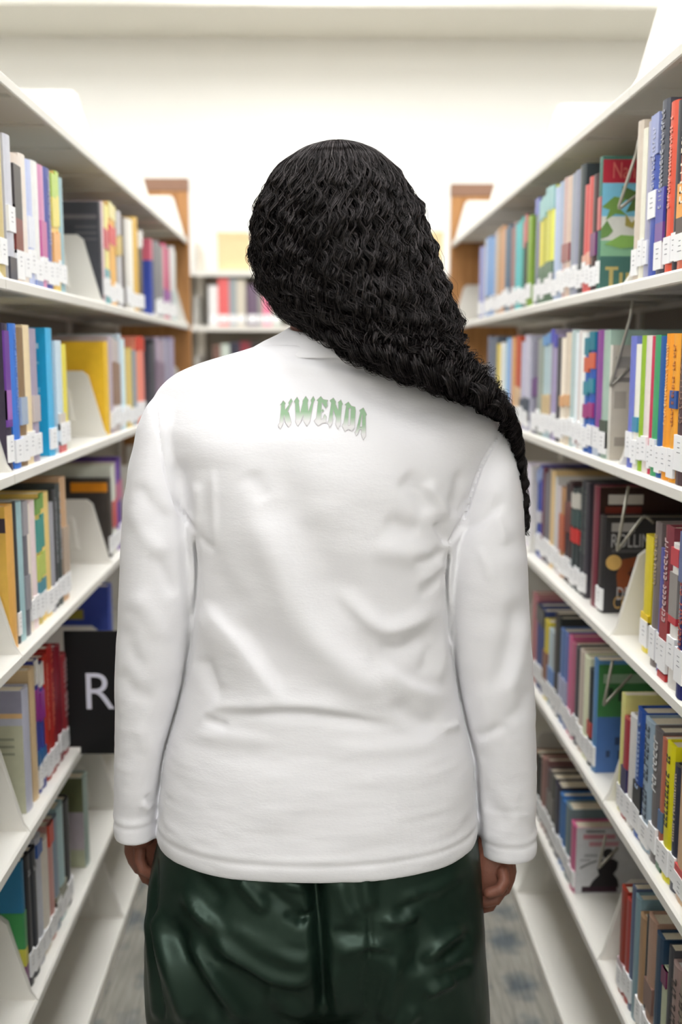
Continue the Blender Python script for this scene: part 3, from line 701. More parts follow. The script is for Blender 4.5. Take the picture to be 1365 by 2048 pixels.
for i, b in enumerate(fbk):
    nb = [fbk[j][3] for j in (i - 1, i + 1) if 0 <= j < len(fbk)]
    far_book(b[0], b[1], b[2], ftops[1], b[3], b[4], '%s blurred book in far bookcase left of the head, beside %s' % (b[3], ' and '.join(nb)))
fb3 = [(425, 441, 690, 'brown', (120, 90, 80)), (441, 459, 688, 'pale mint', (190, 200, 190)), (459, 480, 684, 'navy', (50, 50, 66)), (480, 500, 683, 'dark red', (130, 50, 60)), (500, 530, 684, 'black', (50, 48, 48))]
for i, b in enumerate(fb3):
    nb = [fb3[j][3] for j in (i - 1, i + 1) if 0 <= j < len(fb3)]
    far_book(b[0], b[1], b[2], ftops[2], b[3], b[4], '%s book in far bookcase just above left shoulder, beside %s' % (b[3], ' and '.join(nb)))
M_CARD = mat('file_box_card', (236, 206, 160), 0.8, 0.2, var=0.05, scale=20)
def file_box(xa, xb, yt, lab):
    A, Bb = at(xa, 540, FY + .03), at(xb, 540, FY + .03); w = Bb.x - A.x; h = z_at(yt, A.x, FY + .03) - ftops[0]
    t = empty('file_box', ((A.x + Bb.x) / 2, FY + .03, ftops[0])); tag(t, lab, 'box', 'card boxes on the far bookcase')
    obj('box_body', MB().box((-w / 2, 0, 0.0003), (w / 2, .2, h * .86)).mesh('box_body'), M_CARD, t, bevel=.002)
    obj('lid', MB().box((-w / 2 - .003, -.003, h * .86), (w / 2 + .003, .203, h)).mesh('lid'), M_CARD, t, bevel=.002)
file_box(436, 497, 464, 'pale yellow card box on the far bookcase, left of the head')
file_box(842, 886, 463, 'pale yellow card box on the far bookcase, right of the head')

# ================================================================== the person
PY = 1.40                                         # depth of the body's middle
person = empty('person', (0.0, PY, 0.0))
tag(person, 'person seen from behind in a white long-sleeved shirt and dark green satin trousers', 'person')

def loft(rings, seg=64, cap=True):
    """rings: (cx, cy, cz, rx, ry, exponent) horizontal superellipses, bottom to top"""
    v = []; f = []
    for (cx, cy, cz, rx, ry, e) in rings:
        for j in range(seg):
            a = 2 * math.pi * j / seg; c, s = math.cos(a), math.sin(a)
            v.append((cx + rx * math.copysign(abs(c) ** (2 / e), c), cy + ry * math.copysign(abs(s) ** (2 / e), s), cz))
    n = len(rings)
    for k in range(n - 1):
        for j in range(seg):
            a = k * seg + j; b = k * seg + (j + 1) % seg
            f.append((a, b, b + seg, a + seg))
    if cap:
        for k, rev in ((0, True), (n - 1, False)):
            i = len(v); r = rings[k]; v.append((r[0], r[1], r[2]))
            for j in range(seg):
                a = k * seg + j; b = k * seg + (j + 1) % seg
                f.append((b, a, i) if rev else (a, b, i))
    return v, f
def interp_rings(rows, m):
    """smooth (Catmull-Rom) resampling of ring rows"""
    rows = [np.array(r, float) for r in rows]; n = len(rows); out = []
    for k in range(n - 1):
        p0, p1, p2, p3 = rows[max(k - 1, 0)], rows[k], rows[k + 1], rows[min(k + 2, n - 1)]
        for j in range(m):
            t = j / m
            out.append(.5 * ((2 * p1) + (-p0 + p2) * t + (2 * p0 - 5 * p1 + 4 * p2 - p3) * t * t + (-p0 + 3 * p1 - 3 * p2 + p3) * t ** 3))
    out.append(rows[-1]); return out
def px_ring(y, xl, xr, ry, cy=PY, e=2.3):
    A, B = at(xl, y, cy), at(xr, y, cy)
    return ((A.x + B.x) / 2, cy, (A.z + B.z) / 2, (B.x - A.x) / 2, ry, e)
def limb(pts, seg=20, closed=True):
    """tube along (x, y, z, r) points with round ends"""
    P = [Vector(p[:3]) for p in pts]; R = [p[3] for p in pts]; v = []; f = []; n = len(P)
    ref = Vector((0, 1, 0.02))
    for k in range(n):
        d = (P[min(k + 1, n - 1)] - P[max(k - 1, 0)]).normalized()
        u = d.cross(ref); u = u.normalized() if u.length > 1e-4 else Vector((1, 0, 0)); w = d.cross(u).normalized()
        fl = pts[k][4] if len(pts[k]) > 4 else 1.0
        for j in range(seg):
            a = 2 * math.pi * j / seg
            v.append(tuple(P[k] + u * (R[k] * math.cos(a)) + w * (R[k] * fl * math.sin(a))))
    for k in range(n - 1):
        for j in range(seg):
            a = k * seg + j; b = k * seg + (j + 1) % seg
            f.append((a, b, b + seg, a + seg))
    for k, s in ((0, -1), (n - 1, 1)):
        d = (P[1] - P[0]).normalized() if k == 0 else (P[-1] - P[-2]).normalized()
        # dome
        base = k * seg; prev = list(range(base, base + seg))
        for q in (.6, .9):
            i = len(v); c = P[k] + d * (s * R[k] * math.sin(math.acos(math.sqrt(1 - q * q))) * .9)
            for j in range(seg):
                o = Vector(v[base + j]) - P[k]; v.append(tuple(c + o * math.sqrt(1 - q * q)))
            cur = list(range(i, i + seg))
            for j in range(seg):
                a, b = prev[j], prev[(j + 1) % seg]; c2, d2 = cur[(j + 1) % seg], cur[j]
                f.append((a, b, c2, d2) if s > 0 else (b, a, d2, c2))
            prev = cur
        i = len(v); v.append(tuple(P[k] + d * (s * R[k] * .95)))
        for j in range(seg):
            a, b = prev[j], prev[(j + 1) % seg]; f.append((a, b, i) if s > 0 else (b, a, i))
    return v, f
def ball(c, r, seg=24, rings=14):
    v = []; f = []
    for k in range(1, rings):
        t = math.pi * k / rings
        for j in range(seg):
            a = 2 * math.pi * j / seg
            v.append((c[0] + r[0] * math.sin(t) * math.cos(a), c[1] + r[1] * math.sin(t) * math.sin(a), c[2] - r[2] * math.cos(t)))
    for k in range(rings - 2):
        for j in range(seg):
            a = k * seg + j; b = k * seg + (j + 1) % seg; f.append((a, b, b + seg, a + seg))
    i = len(v); v.append((c[0], c[1], c[2] - r[2])); v.append((c[0], c[1], c[2] + r[2]))
    for j in range(seg):
        f.append(((j + 1) % seg, j, i)); b = (rings - 2) * seg; f.append((b + j, b + (j + 1) % seg, i + 1))
    return v, f
def fuse(parts, voxel, smooth=4, factor=.5, name='fused'):
    """one continuous surface from overlapping closed shapes"""
    v = []; f = []
    for pv, pf in parts:
        i = len(v); v += list(pv); f += [tuple(i + k for k in q) for q in pf]
    me = bpy.data.meshes.new(name); me.from_pydata(v, [], f)
    bm = bmesh.new(); bm.from_mesh(me); bmesh.ops.recalc_face_normals(bm, faces=bm.faces); bm.to_mesh(me); bm.free()
    o = bpy.data.objects.new('tmp', me); COL.objects.link(o)
    r = o.modifiers.new('r', 'REMESH'); r.mode = 'VOXEL'; r.voxel_size = voxel
    if smooth:
        s = o.modifiers.new('s', 'SMOOTH'); s.iterations = smooth; s.factor = factor
    dg = bpy.context.evaluated_depsgraph_get()
    out = bpy.data.meshes.new_from_object(o.evaluated_get(dg)); out.name = name
    bpy.data.objects.remove(o, do_unlink=True); bpy.data.meshes.remove(me)
    return out
def get_co(me):
    a = np.empty(len(me.vertices) * 3); me.vertices.foreach_get('co', a); return a.reshape(-1, 3)
def get_no(me):
    a = np.empty(len(me.vertices) * 3); me.vertices.foreach_get('normal', a); return a.reshape(-1, 3)
def set_co(me, a): me.vertices.foreach_set('co', a.ravel()); me.update()
CAMP = np.array([0, 0, CH])
def vnoise(P, freq, seed=0):
    """smooth value noise"""
    rs = np.random.RandomState(seed); T = rs.rand(32, 32, 32)
    q = P * freq; i = np.floor(q).astype(int); t = q - i; t = t * t * (3 - 2 * t); out = 0
    for dx in (0, 1):
        for dy in (0, 1):
            for dz in (0, 1):
                w = (t[:, 0] if dx else 1 - t[:, 0]) * (t[:, 1] if dy else 1 - t[:, 1]) * (t[:, 2] if dz else 1 - t[:, 2])
                out = out + w * T[(i[:, 0] + dx) % 32, (i[:, 1] + dy) % 32, (i[:, 2] + dz) % 32]
    return out - .5
def spline(pts, m=6):
    P = [np.array(p, float) for p in pts]; n = len(P); out = []
    if n < 3: return np.array([P[0] + (P[1] - P[0]) * t for t in np.linspace(0, 1, m + 1)])
    for k in range(n - 1):
        p0, p1, p2, p3 = P[max(k - 1, 0)], P[k], P[k + 1], P[min(k + 2, n - 1)]
        for j in range(m):
            t = j / m
            out.append(.5 * ((2 * p1) + (-p0 + p2) * t + (2 * p0 - 5 * p1 + 4 * p2 - p3) * t * t + (-p0 + 3 * p1 - 3 * p2 + p3) * t ** 3))
    out.append(P[-1]); return np.array(out)
def fold_field(px, strokes):
    """sum of folds: each stroke (points, height in mm, width on its left side, width on its right side) measured on the cloth"""
    H = np.zeros(len(px))
    for st in strokes:
        pts, amp, wl, wr = st[:4]; taper = st[4] if len(st) > 4 else .25
        S = spline(pts); seg = S[1:] - S[:-1]; L = np.maximum(np.hypot(seg[:, 0], seg[:, 1]), 1e-6); cum = np.concatenate([[0], np.cumsum(L)]); tot = cum[-1]
        W = 3 * max(wl, wr); lo = S.min(0) - W; hi = S.max(0) + W
        idx = np.where((px[:, 0] > lo[0]) & (px[:, 0] < hi[0]) & (px[:, 1] > lo[1]) & (px[:, 1] < hi[1]))[0]
        if len(idx) == 0: continue
        q = px[idx]; best = np.full(len(idx), 1e9); sd = np.zeros(len(idx)); al = np.zeros(len(idx))
        for k in range(len(seg)):
            d = q - S[k]; t = np.clip((d @ seg[k]) / (L[k] ** 2), 0, 1); r = d - t[:, None] * seg[k]; dist = np.hypot(r[:, 0], r[:, 1])
            cr = seg[k][0] * d[:, 1] - seg[k][1] * d[:, 0]
            m = dist < best; best[m] = dist[m]; sd[m] = np.sign(cr[m]); al[m] = (cum[k] + t[m] * L[k]) / tot
        w = np.where(sd < 0, wl, wr)          # sd < 0: left of the walking direction in the picture
        e = np.exp(-(best / w) ** 2)
        tp = np.clip(np.minimum(al, 1 - al) / max(taper, 1e-3), 0, 1); tp = tp * tp * (3 - 2 * tp)
        H[idx] += amp * e * (tp if taper > 0 else 1)
    return H / 1000.0
def sculpt(me, strokes, extra=None):
    co = get_co(me); no = get_no(me)
    view = CAMP - co; view /= np.linalg.norm(view, axis=1)[:, None]
    fac = np.clip((no * view).sum(1) * 2.2, 0, 1)
    H = fold_field(proj(co), strokes) * fac
    if extra is not None: H = H + extra(co, no)
    set_co(me, co + no * H[:, None])
def smooth_all(me): me.polygons.foreach_set('use_smooth', [True] * len(me.polygons)); me.update()
def to_local(me):
    co = get_co(me); co -= np.array([0.0, PY, 0.0]); set_co(me, co)

# a light relaxation keeps the creases soft
def relax(me, it=1, fac=.5):
    n = len(me.vertices); E = np.empty(len(me.edges) * 2, int); me.edges.foreach_get('vertices', E); E = E.reshape(-1, 2)
    co = get_co(me); deg = np.bincount(E.ravel(), minlength=n).astype(float)
    for _ in range(it):
        acc = np.zeros_like(co)
        for k in range(3):
            acc[:, k] = np.bincount(E[:, 0], co[E[:, 1], k], n) + np.bincount(E[:, 1], co[E[:, 0], k], n)
        co = co + fac * (acc / deg[:, None] - co)
    set_co(me, co)
# ---------------- shirt
torso = [px_ring(1664, 318, 951, .150), px_ring(1640, 317, 953, .152), px_ring(1600, 320, 950, .150), px_ring(1500, 332, 944, .142), px_ring(1430, 350, 928, .132),
         px_ring(1350, 368, 912, .128), px_ring(1250, 378, 905, .128), px_ring(1150, 376, 912, .132), px_ring(1050, 364, 930, .136), px_ring(950, 345, 962, .134),
         px_ring(880, 312, 1004, .124), px_ring(840, 302, 1008, .112), px_ring(800, 306, 962, .097), px_ring(770, 324, 896, .088), px_ring(745, 360, 842, .080),
         px_ring(722, 415, 800, .074), px_ring(703, 478, 778, .068), px_ring(690, 518, 766, .062)]
tl = loft(interp_rings(torso, 4), 80)
# sleeves hang slightly in front of the torso's middle
def sl(y, a, b, ry, cy, e=2.1): return px_ring(y, a, b, ry, cy, e)
left = [sl(1664, 229, 318, .046, 1.405), sl(1640, 229, 319, .047, 1.405), sl(1600, 230, 324, .048, 1.405), sl(1550, 231, 331, .050, 1.40), sl(1450, 231, 352, .055, 1.395), sl(1350, 232, 374, .060, 1.39),
        sl(1250, 236, 388, .064, 1.385), sl(1150, 240, 397, .068, 1.385), sl(1060, 245, 396, .074, 1.39), sl(960, 256, 388, .080, 1.395), sl(880, 272, 384, .080, 1.40), sl(830, 287, 386, .072, 1.40), sl(805, 299, 384, .058, 1.40), sl(788, 316, 380, .04, 1.40)]
right = [sl(1700, 956, 1072, .048, 1.405), sl(1670, 955, 1072, .049, 1.405), sl(1600, 948, 1071, .051, 1.405), sl(1500, 938, 1071, .055, 1.40), sl(1400, 918, 1069, .060, 1.395), sl(1300, 902, 1063, .064, 1.39),
         sl(1200, 892, 1057, .068, 1.385), sl(1100, 896, 1051, .074, 1.385), sl(1020, 912, 1045, .078, 1.39), sl(950, 925, 1038, .080, 1.395), sl(900, 932, 1030, .074, 1.40), sl(868, 938, 1021, .060, 1.40), sl(848, 948, 1008, .042, 1.40)]
shirt_me = fuse([tl, loft(interp_rings(left, 4), 56), loft(interp_rings(right, 4), 56)], .0027, 9, .5, 'shirt')
HEMZ = torso[0][2]; CUFL = left[0][2]; CUFR = right[0][2]
seamL = [(300, 770), (308, 790), (318, 860), (326, 910), (345, 985), (390, 1066), (397, 1130), (394, 1200), (386, 1280), (370, 1370), (350, 1440), (332, 1500), (323, 1570), (318, 1640), (316, 1700)]
seamR = [(1024, 840), (1008, 856), (962, 936), (928, 1037), (898, 1092), (890, 1152), (893, 1240), (898, 1290), (912, 1358), (925, 1430), (942, 1503), (950, 1571), (954, 1628), (957, 1672), (958, 1730)]
shirt_seams = [(seamL[1:6], -3.0, 3.5, 3.5, .08), (seamR[1:5], -4.0, 3.5, 3.5, .08), ([(q[0] + 7, q[1]) for q in seamR[1:5]], 1.5, 5, 5, .08), ([(345, 985), (372, 1040), (393, 1067)], -5, 5, 6, .3), ([(926, 1037), (912, 1068), (897, 1093)], -5, 5, 5, .3)]
shirt_folds = [
    ([(358, 915), (370, 990), (386, 1050)], -5, 14, 16), ([(396, 960), (393, 1030), (397, 1064)], 4, 10, 14), ([(425, 925), (428, 1010), (429, 1095)], 2.5, 7, 9), ([(393, 1068), (410, 1086), (430, 1102)], -3.5, 7, 9),
    ([(495, 940), (515, 972), (535, 1004)], -3, 18, 22), ([(536, 870), (578, 985), (607, 1067), (684, 1196), (736, 1258)], -8, 44, 46, .3),
    ([(470, 950), (520, 1050), (555, 1130), (600, 1235), (665, 1312), (768, 1392), (850, 1450)], 10, 36, 40, .3), ([(400, 1080), (440, 1160), (500, 1240)], -4, 30, 34),
    ([(398, 1200), (440, 1246), (478, 1288), (528, 1357), (560, 1411)], 8, 11, 50, .2), ([(470, 1220), (530, 1310), (588, 1392)], -6, 42, 14, .3), ([(410, 1305), (425, 1360), (444, 1403)], -4.5, 14, 16),
    ([(388, 1452), (420, 1428), (446, 1414), (504, 1418), (560, 1410)], 3.5, 14, 8), ([(444, 1424), (520, 1427), (607, 1427), (706, 1439), (800, 1452)], -7, 7, 13, .3), ([(440, 1408), (540, 1408), (640, 1414), (740, 1428)], 4, 18, 10, .3),
    ([(404, 1430), (430, 1444), (462, 1455)], -4, 7, 9), ([(380, 1470), (470, 1476), (560, 1486)], 2.5, 16, 18),
    ([(800, 950), (835, 985), (862, 1035)], -6, 24, 18), ([(852, 960), (880, 1005), (900, 1042)], 6, 13, 12), ([(924, 938), (914, 990), (904, 1042)], -5, 11, 12), ([(938, 985), (926, 1040)], -3.5, 7, 7), ([(872, 1044), (884, 1068), (898, 1090)], -8, 10, 7, .2),
    ([(768, 1036), (805, 1052), (845, 1062)], -4.5, 16, 20), ([(740, 1090), (810, 1110), (885, 1100)], 4, 20, 20), ([(896, 1100), (862, 1118), (822, 1128)], -4.5, 8, 12), ([(894, 1122), (862, 1150), (830, 1160)], 3.5, 10, 12), ([(893, 1135), (868, 1170), (836, 1198)], -4.5, 10, 14),
    ([(668, 1165), (710, 1215), (768, 1260), (832, 1243), (888, 1208)], 7.5, 22, 14, .3), ([(745, 1290), (800, 1299), (868, 1258)], -7, 11, 18, .3), ([(746, 1316), (800, 1362), (865, 1389), (905, 1397)], 6.5, 13, 26, .3), ([(776, 1398), (840, 1441), (890, 1452)], -5.5, 18, 18),
    ([(884, 1458), (906, 1454), (922, 1446)], 3.5, 8, 8), ([(893, 1270), (884, 1330), (872, 1366)], 3.5, 12, 12), ([(862, 1284), (850, 1330), (846, 1352)], -3, 10, 12),
    ([(560, 708), (650, 720), (760, 742)], -3, 8, 10), ([(540, 726), (650, 742), (780, 768)], 2.5, 12, 14), ([(640, 1500), (760, 1496), (900, 1486)], 2.5, 18, 20),
    ([(270, 955), (300, 1005), (348, 1050)], -3, 14, 18), ([(255, 1010), (290, 1070), (340, 1120)], 3, 18, 18), ([(300, 1105), (330, 1145), (352, 1200)], -3, 14, 16), ([(248, 1240), (262, 1300), (292, 1345)], -3, 16, 18),
    ([(238, 1330), (268, 1382), (318, 1400)], -3, 16, 16), ([(262, 1180), (300, 1232), (340, 1292)], 3, 20, 20), ([(270, 1440), (300, 1500), (316, 1525)], 2.5, 16, 16), ([(294, 1588), (310, 1606)], -3.5, 9, 9), ([(280, 1604), (302, 1622)], 3, 8, 8),
    ([(1014, 994), (970, 1040), (918, 1068)], -4.5, 7, 13), ([(992, 1026), (1006, 1060), (1016, 1094)], 3, 7, 10), ([(960, 1092), (974, 1132), (982, 1168)], 2.5, 8, 9), ([(1044, 1180), (1020, 1290), (992, 1392)], -5, 17, 20), ([(1058, 1230), (1040, 1320), (1006, 1410)], 4, 15, 15),
    ([(1010, 1446), (985, 1462), (952, 1474)], -3.5, 9, 10), ([(1062, 1362), (1040, 1420), (1000, 1446)], -3, 14, 14), ([(960, 1360), (976, 1440), (972, 1520)], 3, 18, 18), ([(965, 1560), (985, 1620), (1030, 1650)], -3.5, 18, 18),
]
def shirt_extra(co, no):
    z = co[:, 2]; x = co[:, 0]; px = proj(co)
    sl_ = np.array(seamL, float); sr_ = np.array(seamR, float)
    xl = np.interp(px[:, 1], sl_[:, 1], sl_[:, 0]); xr = np.interp(px[:, 1], sr_[:, 1], sr_[:, 0])
    isL = (px[:, 0] < xl) & (px[:, 1] > 775); isR = (px[:, 0] > xr) & (px[:, 1] > 840)
    base = np.where(isL, CUFL, np.where(isR, CUFR, HEMZ))
    hz = z - base
    # turned-up hem and cuffs: stitch groove with a puffed edge above
    H = -.0022 * np.exp(-((hz - .025) / .0022) ** 2) + .0010 * np.exp(-((hz - .032) / .005) ** 2) + .0004 * np.exp(-((hz - .012) / .010) ** 2)
    # loose small wrinkles, denser and more horizontal below the waist
    Q = co * np.array([1, 1, 2.6]); n1 = vnoise(Q, 16, 3); n2 = vnoise(co * np.array([1.0, 1.0, 3.6]), 34, 5)
    low = np.clip((1.02 - z) / .25, 0, 1)
    H += n1 * .0026 + n2 * .0012 * (0.2 + low)
    return H
sculpt(shirt_me, shirt_folds, shirt_extra); relax(shirt_me, 3, .5); sculpt(shirt_me, shirt_seams)

def knit():
    m = bpy.data.materials.new('white_cotton'); m.use_nodes = True; nt = m.node_tree; b = nt.nodes['Principled BSDF']; L = nt.links
    tc = nt.nodes.new('ShaderNodeTexCoord')
    mp = nt.nodes.new('ShaderNodeMapping'); mp.inputs['Scale'].default_value = (220, 220, 520)
    n1 = nt.nodes.new('ShaderNodeTexNoise'); n1.inputs['Scale'].default_value = 1.0; n1.inputs['Detail'].default_value = 3
    mp2 = nt.nodes.new('ShaderNodeMapping'); mp2.inputs['Scale'].default_value = (28, 28, 90)
    n2 = nt.nodes.new('ShaderNodeTexNoise'); n2.inputs['Scale'].default_value = 1.0; n2.inputs['Detail'].default_value = 5
    ad = nt.nodes.new('ShaderNodeMath'); ad.operation = 'MULTIPLY_ADD'; ad.inputs[1].default_value = 2.2
    L.new(tc.outputs['Object'], mp.inputs['Vector']); L.new(mp.outputs['Vector'], n1.inputs['Vector'])
    L.new(tc.outputs['Object'], mp2.inputs['Vector']); L.new(mp2.outputs['Vector'], n2.inputs['Vector'])
    L.new(n2.outputs['Fac'], ad.inputs[0]); L.new(n1.outputs['Fac'], ad.inputs[2])
    bp = nt.nodes.new('ShaderNodeBump'); bp.inputs['Strength'].default_value = 0.16; bp.inputs['Distance'].default_value = 0.0012
    L.new(ad.outputs[0], bp.inputs['Height']); L.new(bp.outputs['Normal'], b.inputs['Normal'])
    b.inputs['Base Color'].default_value = (*lin((240, 239, 242)), 1); b.inputs['Roughness'].default_value = 0.92; b.inputs['Specular IOR Level'].default_value = 0.15
    b.inputs['Sheen Weight'].default_value = 0.15
    return m
M_SHIRT = knit()
shirt_bvh = BVHTree.FromPolygons([tuple(c) for c in get_co(shirt_me)], [tuple(p.vertices) for p in shirt_me.polygons])
def split_mesh(me, masks, names):
    """cut the fused cloth along its seams into separate meshes"""
    co = get_co(me); out = []
    nf = len(me.polygons); fl = [tuple(p.vertices) for p in me.polygons]
    for m, nm in zip(masks, names):
        idx = np.where(m)[0]; use = {}; vv = []; ff = []
        for i in idx:
            q = []
            for a in fl[i]:
                if a not in use: use[a] = len(vv); vv.append(co[a])
                q.append(use[a])
            ff.append(q)
        k = bpy.data.meshes.new(nm); k.from_pydata(vv, [], ff); out.append(k)
    return out
fc = np.empty(len(shirt_me.polygons) * 3); shirt_me.polygons.foreach_get('center', fc); fc = fc.reshape(-1, 3); fp = proj(fc)
sl_ = np.array(seamL, float); sr_ = np.array(seamR, float)
mL = (fp[:, 0] < np.interp(fp[:, 1], sl_[:, 1], sl_[:, 0])) & (fp[:, 1] > 772)
mR = (fp[:, 0] > np.interp(fp[:, 1], sr_[:, 1], sr_[:, 0])) & (fp[:, 1] > 842)
meT, meL, meR = split_mesh(shirt_me, [~(mL | mR), mL, mR], ['shirt', 'sleeve', 'sleeve'])
# where the sleeves lie against the body both edges roll inwards, the sleeve deeper than the shirt back
def roll_in(me, strokes):
    co = get_co(me); vd = co - CAMP; vd /= np.linalg.norm(vd, axis=1)[:, None]
    set_co(me, co + vd * fold_field(proj(co), strokes)[:, None])
roll_in(meT, [(seamL[5:], 9, 5, 5, .05), (seamR[4:], 9, 5, 5, .05)])
roll_in(meL, [(seamL[5:], 20, 8, 8, .05)]); roll_in(meR, [(seamR[4:], 20, 8, 8, .05)])
for m in (meT, meL, meR): to_local(m); smooth_all(m)
shirt = obj('shirt', meT, M_SHIRT, person)
obj('sleeve', meL, M_SHIRT, shirt); obj('sleeve', meR, M_SHIRT, shirt)
# ribbed collar
NC = at(668, 668, PY)
cr_ = [px_ring(700, 500, 788, .073), px_ring(694, 508, 784, .0735), px_ring(684, 526, 774, .070), px_ring(672, 551, 764, .064), px_ring(662, 569, 757, .061), px_ring(657, 576, 752, .058), px_ring(657, 581, 748, .055), px_ring(664, 583, 746, .053), px_ring(682, 582, 747, .053)]
cv, cf = loft([(r[0], r[1], r[2] + 0.0, r[3], r[4], 2.0) for r in cr_], 72, cap=False)
# the back of the collar sits a little lower than its sides
cv = [(a, b_, c + (.010 * (b_ - PY) / .07)) for a, b_, c in cv]
cme = bpy.data.meshes.new('collar'); cme.from_pydata(cv, [], cf); to_local(cme); smooth_all(cme)
obj('collar', cme, M_SHIRT, shirt)

# ---------------- green lettering printed on the back
def zpx(p): return (530 + p[0] / 5.6875, 760 + p[1] / 5.6875)
LET = [
 ([(210, 235), (238, 268), (228, 285), (232, 345), (275, 285), (268, 262), (300, 212), (318, 245), (300, 265), (262, 362), (275, 375), (305, 490), (275, 540), (235, 490), (222, 400), (212, 495), (178, 562), (150, 520), (168, 495), (188, 290), (175, 285), (190, 268)], None),
 ([(368, 195), (392, 240), (388, 262), (403, 385), (430, 265), (430, 240), (466, 186), (496, 232), (488, 268), (497, 362), (530, 262), (522, 235), (552, 186), (572, 230), (556, 262), (515, 475), (480, 527), (443, 475), (438, 400), (412, 478), (378, 527), (348, 480), (352, 440), (345, 268), (332, 248)], None),
 ([(638, 188), (665, 225), (720, 235), (708, 260), (715, 300), (690, 327), (668, 285), (650, 260), (645, 350), (660, 335), (672, 355), (660, 372), (645, 360), (640, 455), (665, 440), (668, 415), (683, 393), (705, 425), (698, 460), (700, 490), (650, 495), (608, 527), (560, 470), (585, 440), (605, 250), (590, 235)], None),
 ([(780, 206), (808, 250), (806, 280), (836, 350), (838, 275), (832, 258), (866, 228), (888, 278), (878, 300), (860, 515), (832, 567), (805, 510), (812, 440), (780, 345), (768, 500), (737, 545), (712, 490), (725, 470), (755, 265), (738, 240)], None),
 ([(952, 253), (985, 300), (1028, 312), (1035, 355), (1020, 545), (990, 585), (950, 560), (912, 590), (890, 545), (880, 520), (897, 490), (925, 300), (908, 285)], [(958, 325), (978, 325), (970, 520), (945, 525), (948, 500)]),
 ([(1122, 320), (1160, 398), (1148, 420), (1150, 640), (1118, 687), (1095, 620), (1100, 565), (1078, 560), (1062, 610), (1038, 642), (1022, 600), (1040, 570), (1085, 375), (1075, 350)], [(1108, 400), (1106, 535), (1080, 540)]),
]
def on_shirt(px, py, lift):
    P = at(px, py, 1.0); o = Vector((0, 0, CH)); d = (P - o).normalized()
    h = shirt_bvh.ray_cast(o, d)
    if h[0] is None: return at(px, py, 1.27)
    n = h[1] if h[1].dot(d) < 0 else -h[1]
    return h[0] + n * lift
def print_mat():
    m = bpy.data.materials.new('letter_print'); m.use_nodes = True; nt = m.node_tree; b = nt.nodes['Principled BSDF']
    at_ = nt.nodes.new('ShaderNodeAttribute'); at_.attribute_name = 'ink'
    cr = nt.nodes.new('ShaderNodeValToRGB')
    cr.color_ramp.elements[0].position = .52; cr.color_ramp.elements[0].color = (*lin((160, 194, 158)), 1)
    cr.color_ramp.elements[1].position = .82; cr.color_ramp.elements[1].color = (*lin((236, 234, 234)), 1)
    nz = nt.nodes.new('ShaderNodeTexNoise'); nz.inputs['Scale'].default_value = 900
    mx = nt.nodes.new('ShaderNodeMix'); mx.data_type = 'RGBA'; mx.blend_type = 'MULTIPLY'; mx.inputs['Factor'].default_value = .18
    nt.links.new(at_.outputs['Fac'], cr.inputs['Fac']); nt.links.new(cr.outputs['Color'], mx.inputs['A']); nt.links.new(nz.outputs['Color'], mx.inputs['B'])
    nt.links.new(mx.outputs['Result'], b.inputs['Base Color']); b.inputs['Roughness'].default_value = .8; b.inputs['Specular IOR Level'].default_value = .2
    return m
M_PRINT = print_mat(); M_LINE = mat('letter_outline', (196, 190, 192), .85, .1)
pv = []; pf = []; pa = []; ov = []; of = []
for poly, hole in LET:
    loops = [[zpx(p) for p in poly]] + ([[zpx(p) for p in hole]] if hole else [])
    ty = min(p[1] for p in loops[0]); by = max(p[1] for p in loops[0])
    flat = [p for l in loops for p in l]
    tris = tessellate_polygon([[Vector((p[0], p[1], 0)) for p in l] for l in loops])
    bm = bmesh.new(); vs_ = [bm.verts.new((p[0], p[1], 0)) for p in flat]
    for t in tris:
        try: bm.faces.new([vs_[k] for k in t])
        except ValueError: pass
    for _ in range(4):
        ee = [e for e in bm.edges if e.calc_length() > 3.0]
        if not ee: break
        bmesh.ops.subdivide_edges(bm, edges=ee, cuts=1); bmesh.ops.triangulate(bm, faces=bm.faces)
    bm.verts.index_update(); i0 = len(pv)
    for v in bm.verts: pv.append(tuple(on_shirt(v.co.x, v.co.y, .0009))); pa.append((v.co.y - ty) / (by - ty))
    for f_ in bm.faces: pf.append(tuple(i0 + v.index for v in f_.verts))
    bm.free()
    for l in loops:
        n = len(l)
        for k in range(n):
            a, b = np.array(l[k]), np.array(l[(k + 1) % n]); d = b - a; ln = np.hypot(*d); nn = np.array([-d[1], d[0]]) / ln * .42
            m = max(1, int(ln / 4))
            for q in range(m):
                s0, s1 = a + d * q / m, a + d * (q + 1) / m; i = len(ov)
                ov += [tuple(on_shirt(*(s0 - nn), .0013)), tuple(on_shirt(*(s1 - nn), .0013)), tuple(on_shirt(*(s1 + nn), .0013)), tuple(on_shirt(*(s0 + nn), .0013))]
                of.append((i, i + 1, i + 2, i + 3))
pme = bpy.data.meshes.new('back_lettering'); pme.from_pydata(pv, [], pf)
a_ = pme.attributes.new('ink', 'FLOAT', 'POINT'); a_.data.foreach_set('value', pa); to_local(pme); smooth_all(pme)
pr = obj('back_lettering', pme, M_PRINT, shirt); pr['label'] = 'curved green gothic lettering fading to white at its foot'
ome = bpy.data.meshes.new('lettering_outline'); ome.from_pydata(ov, [], of); to_local(ome)
obj('lettering_outline', ome, M_LINE, shirt)

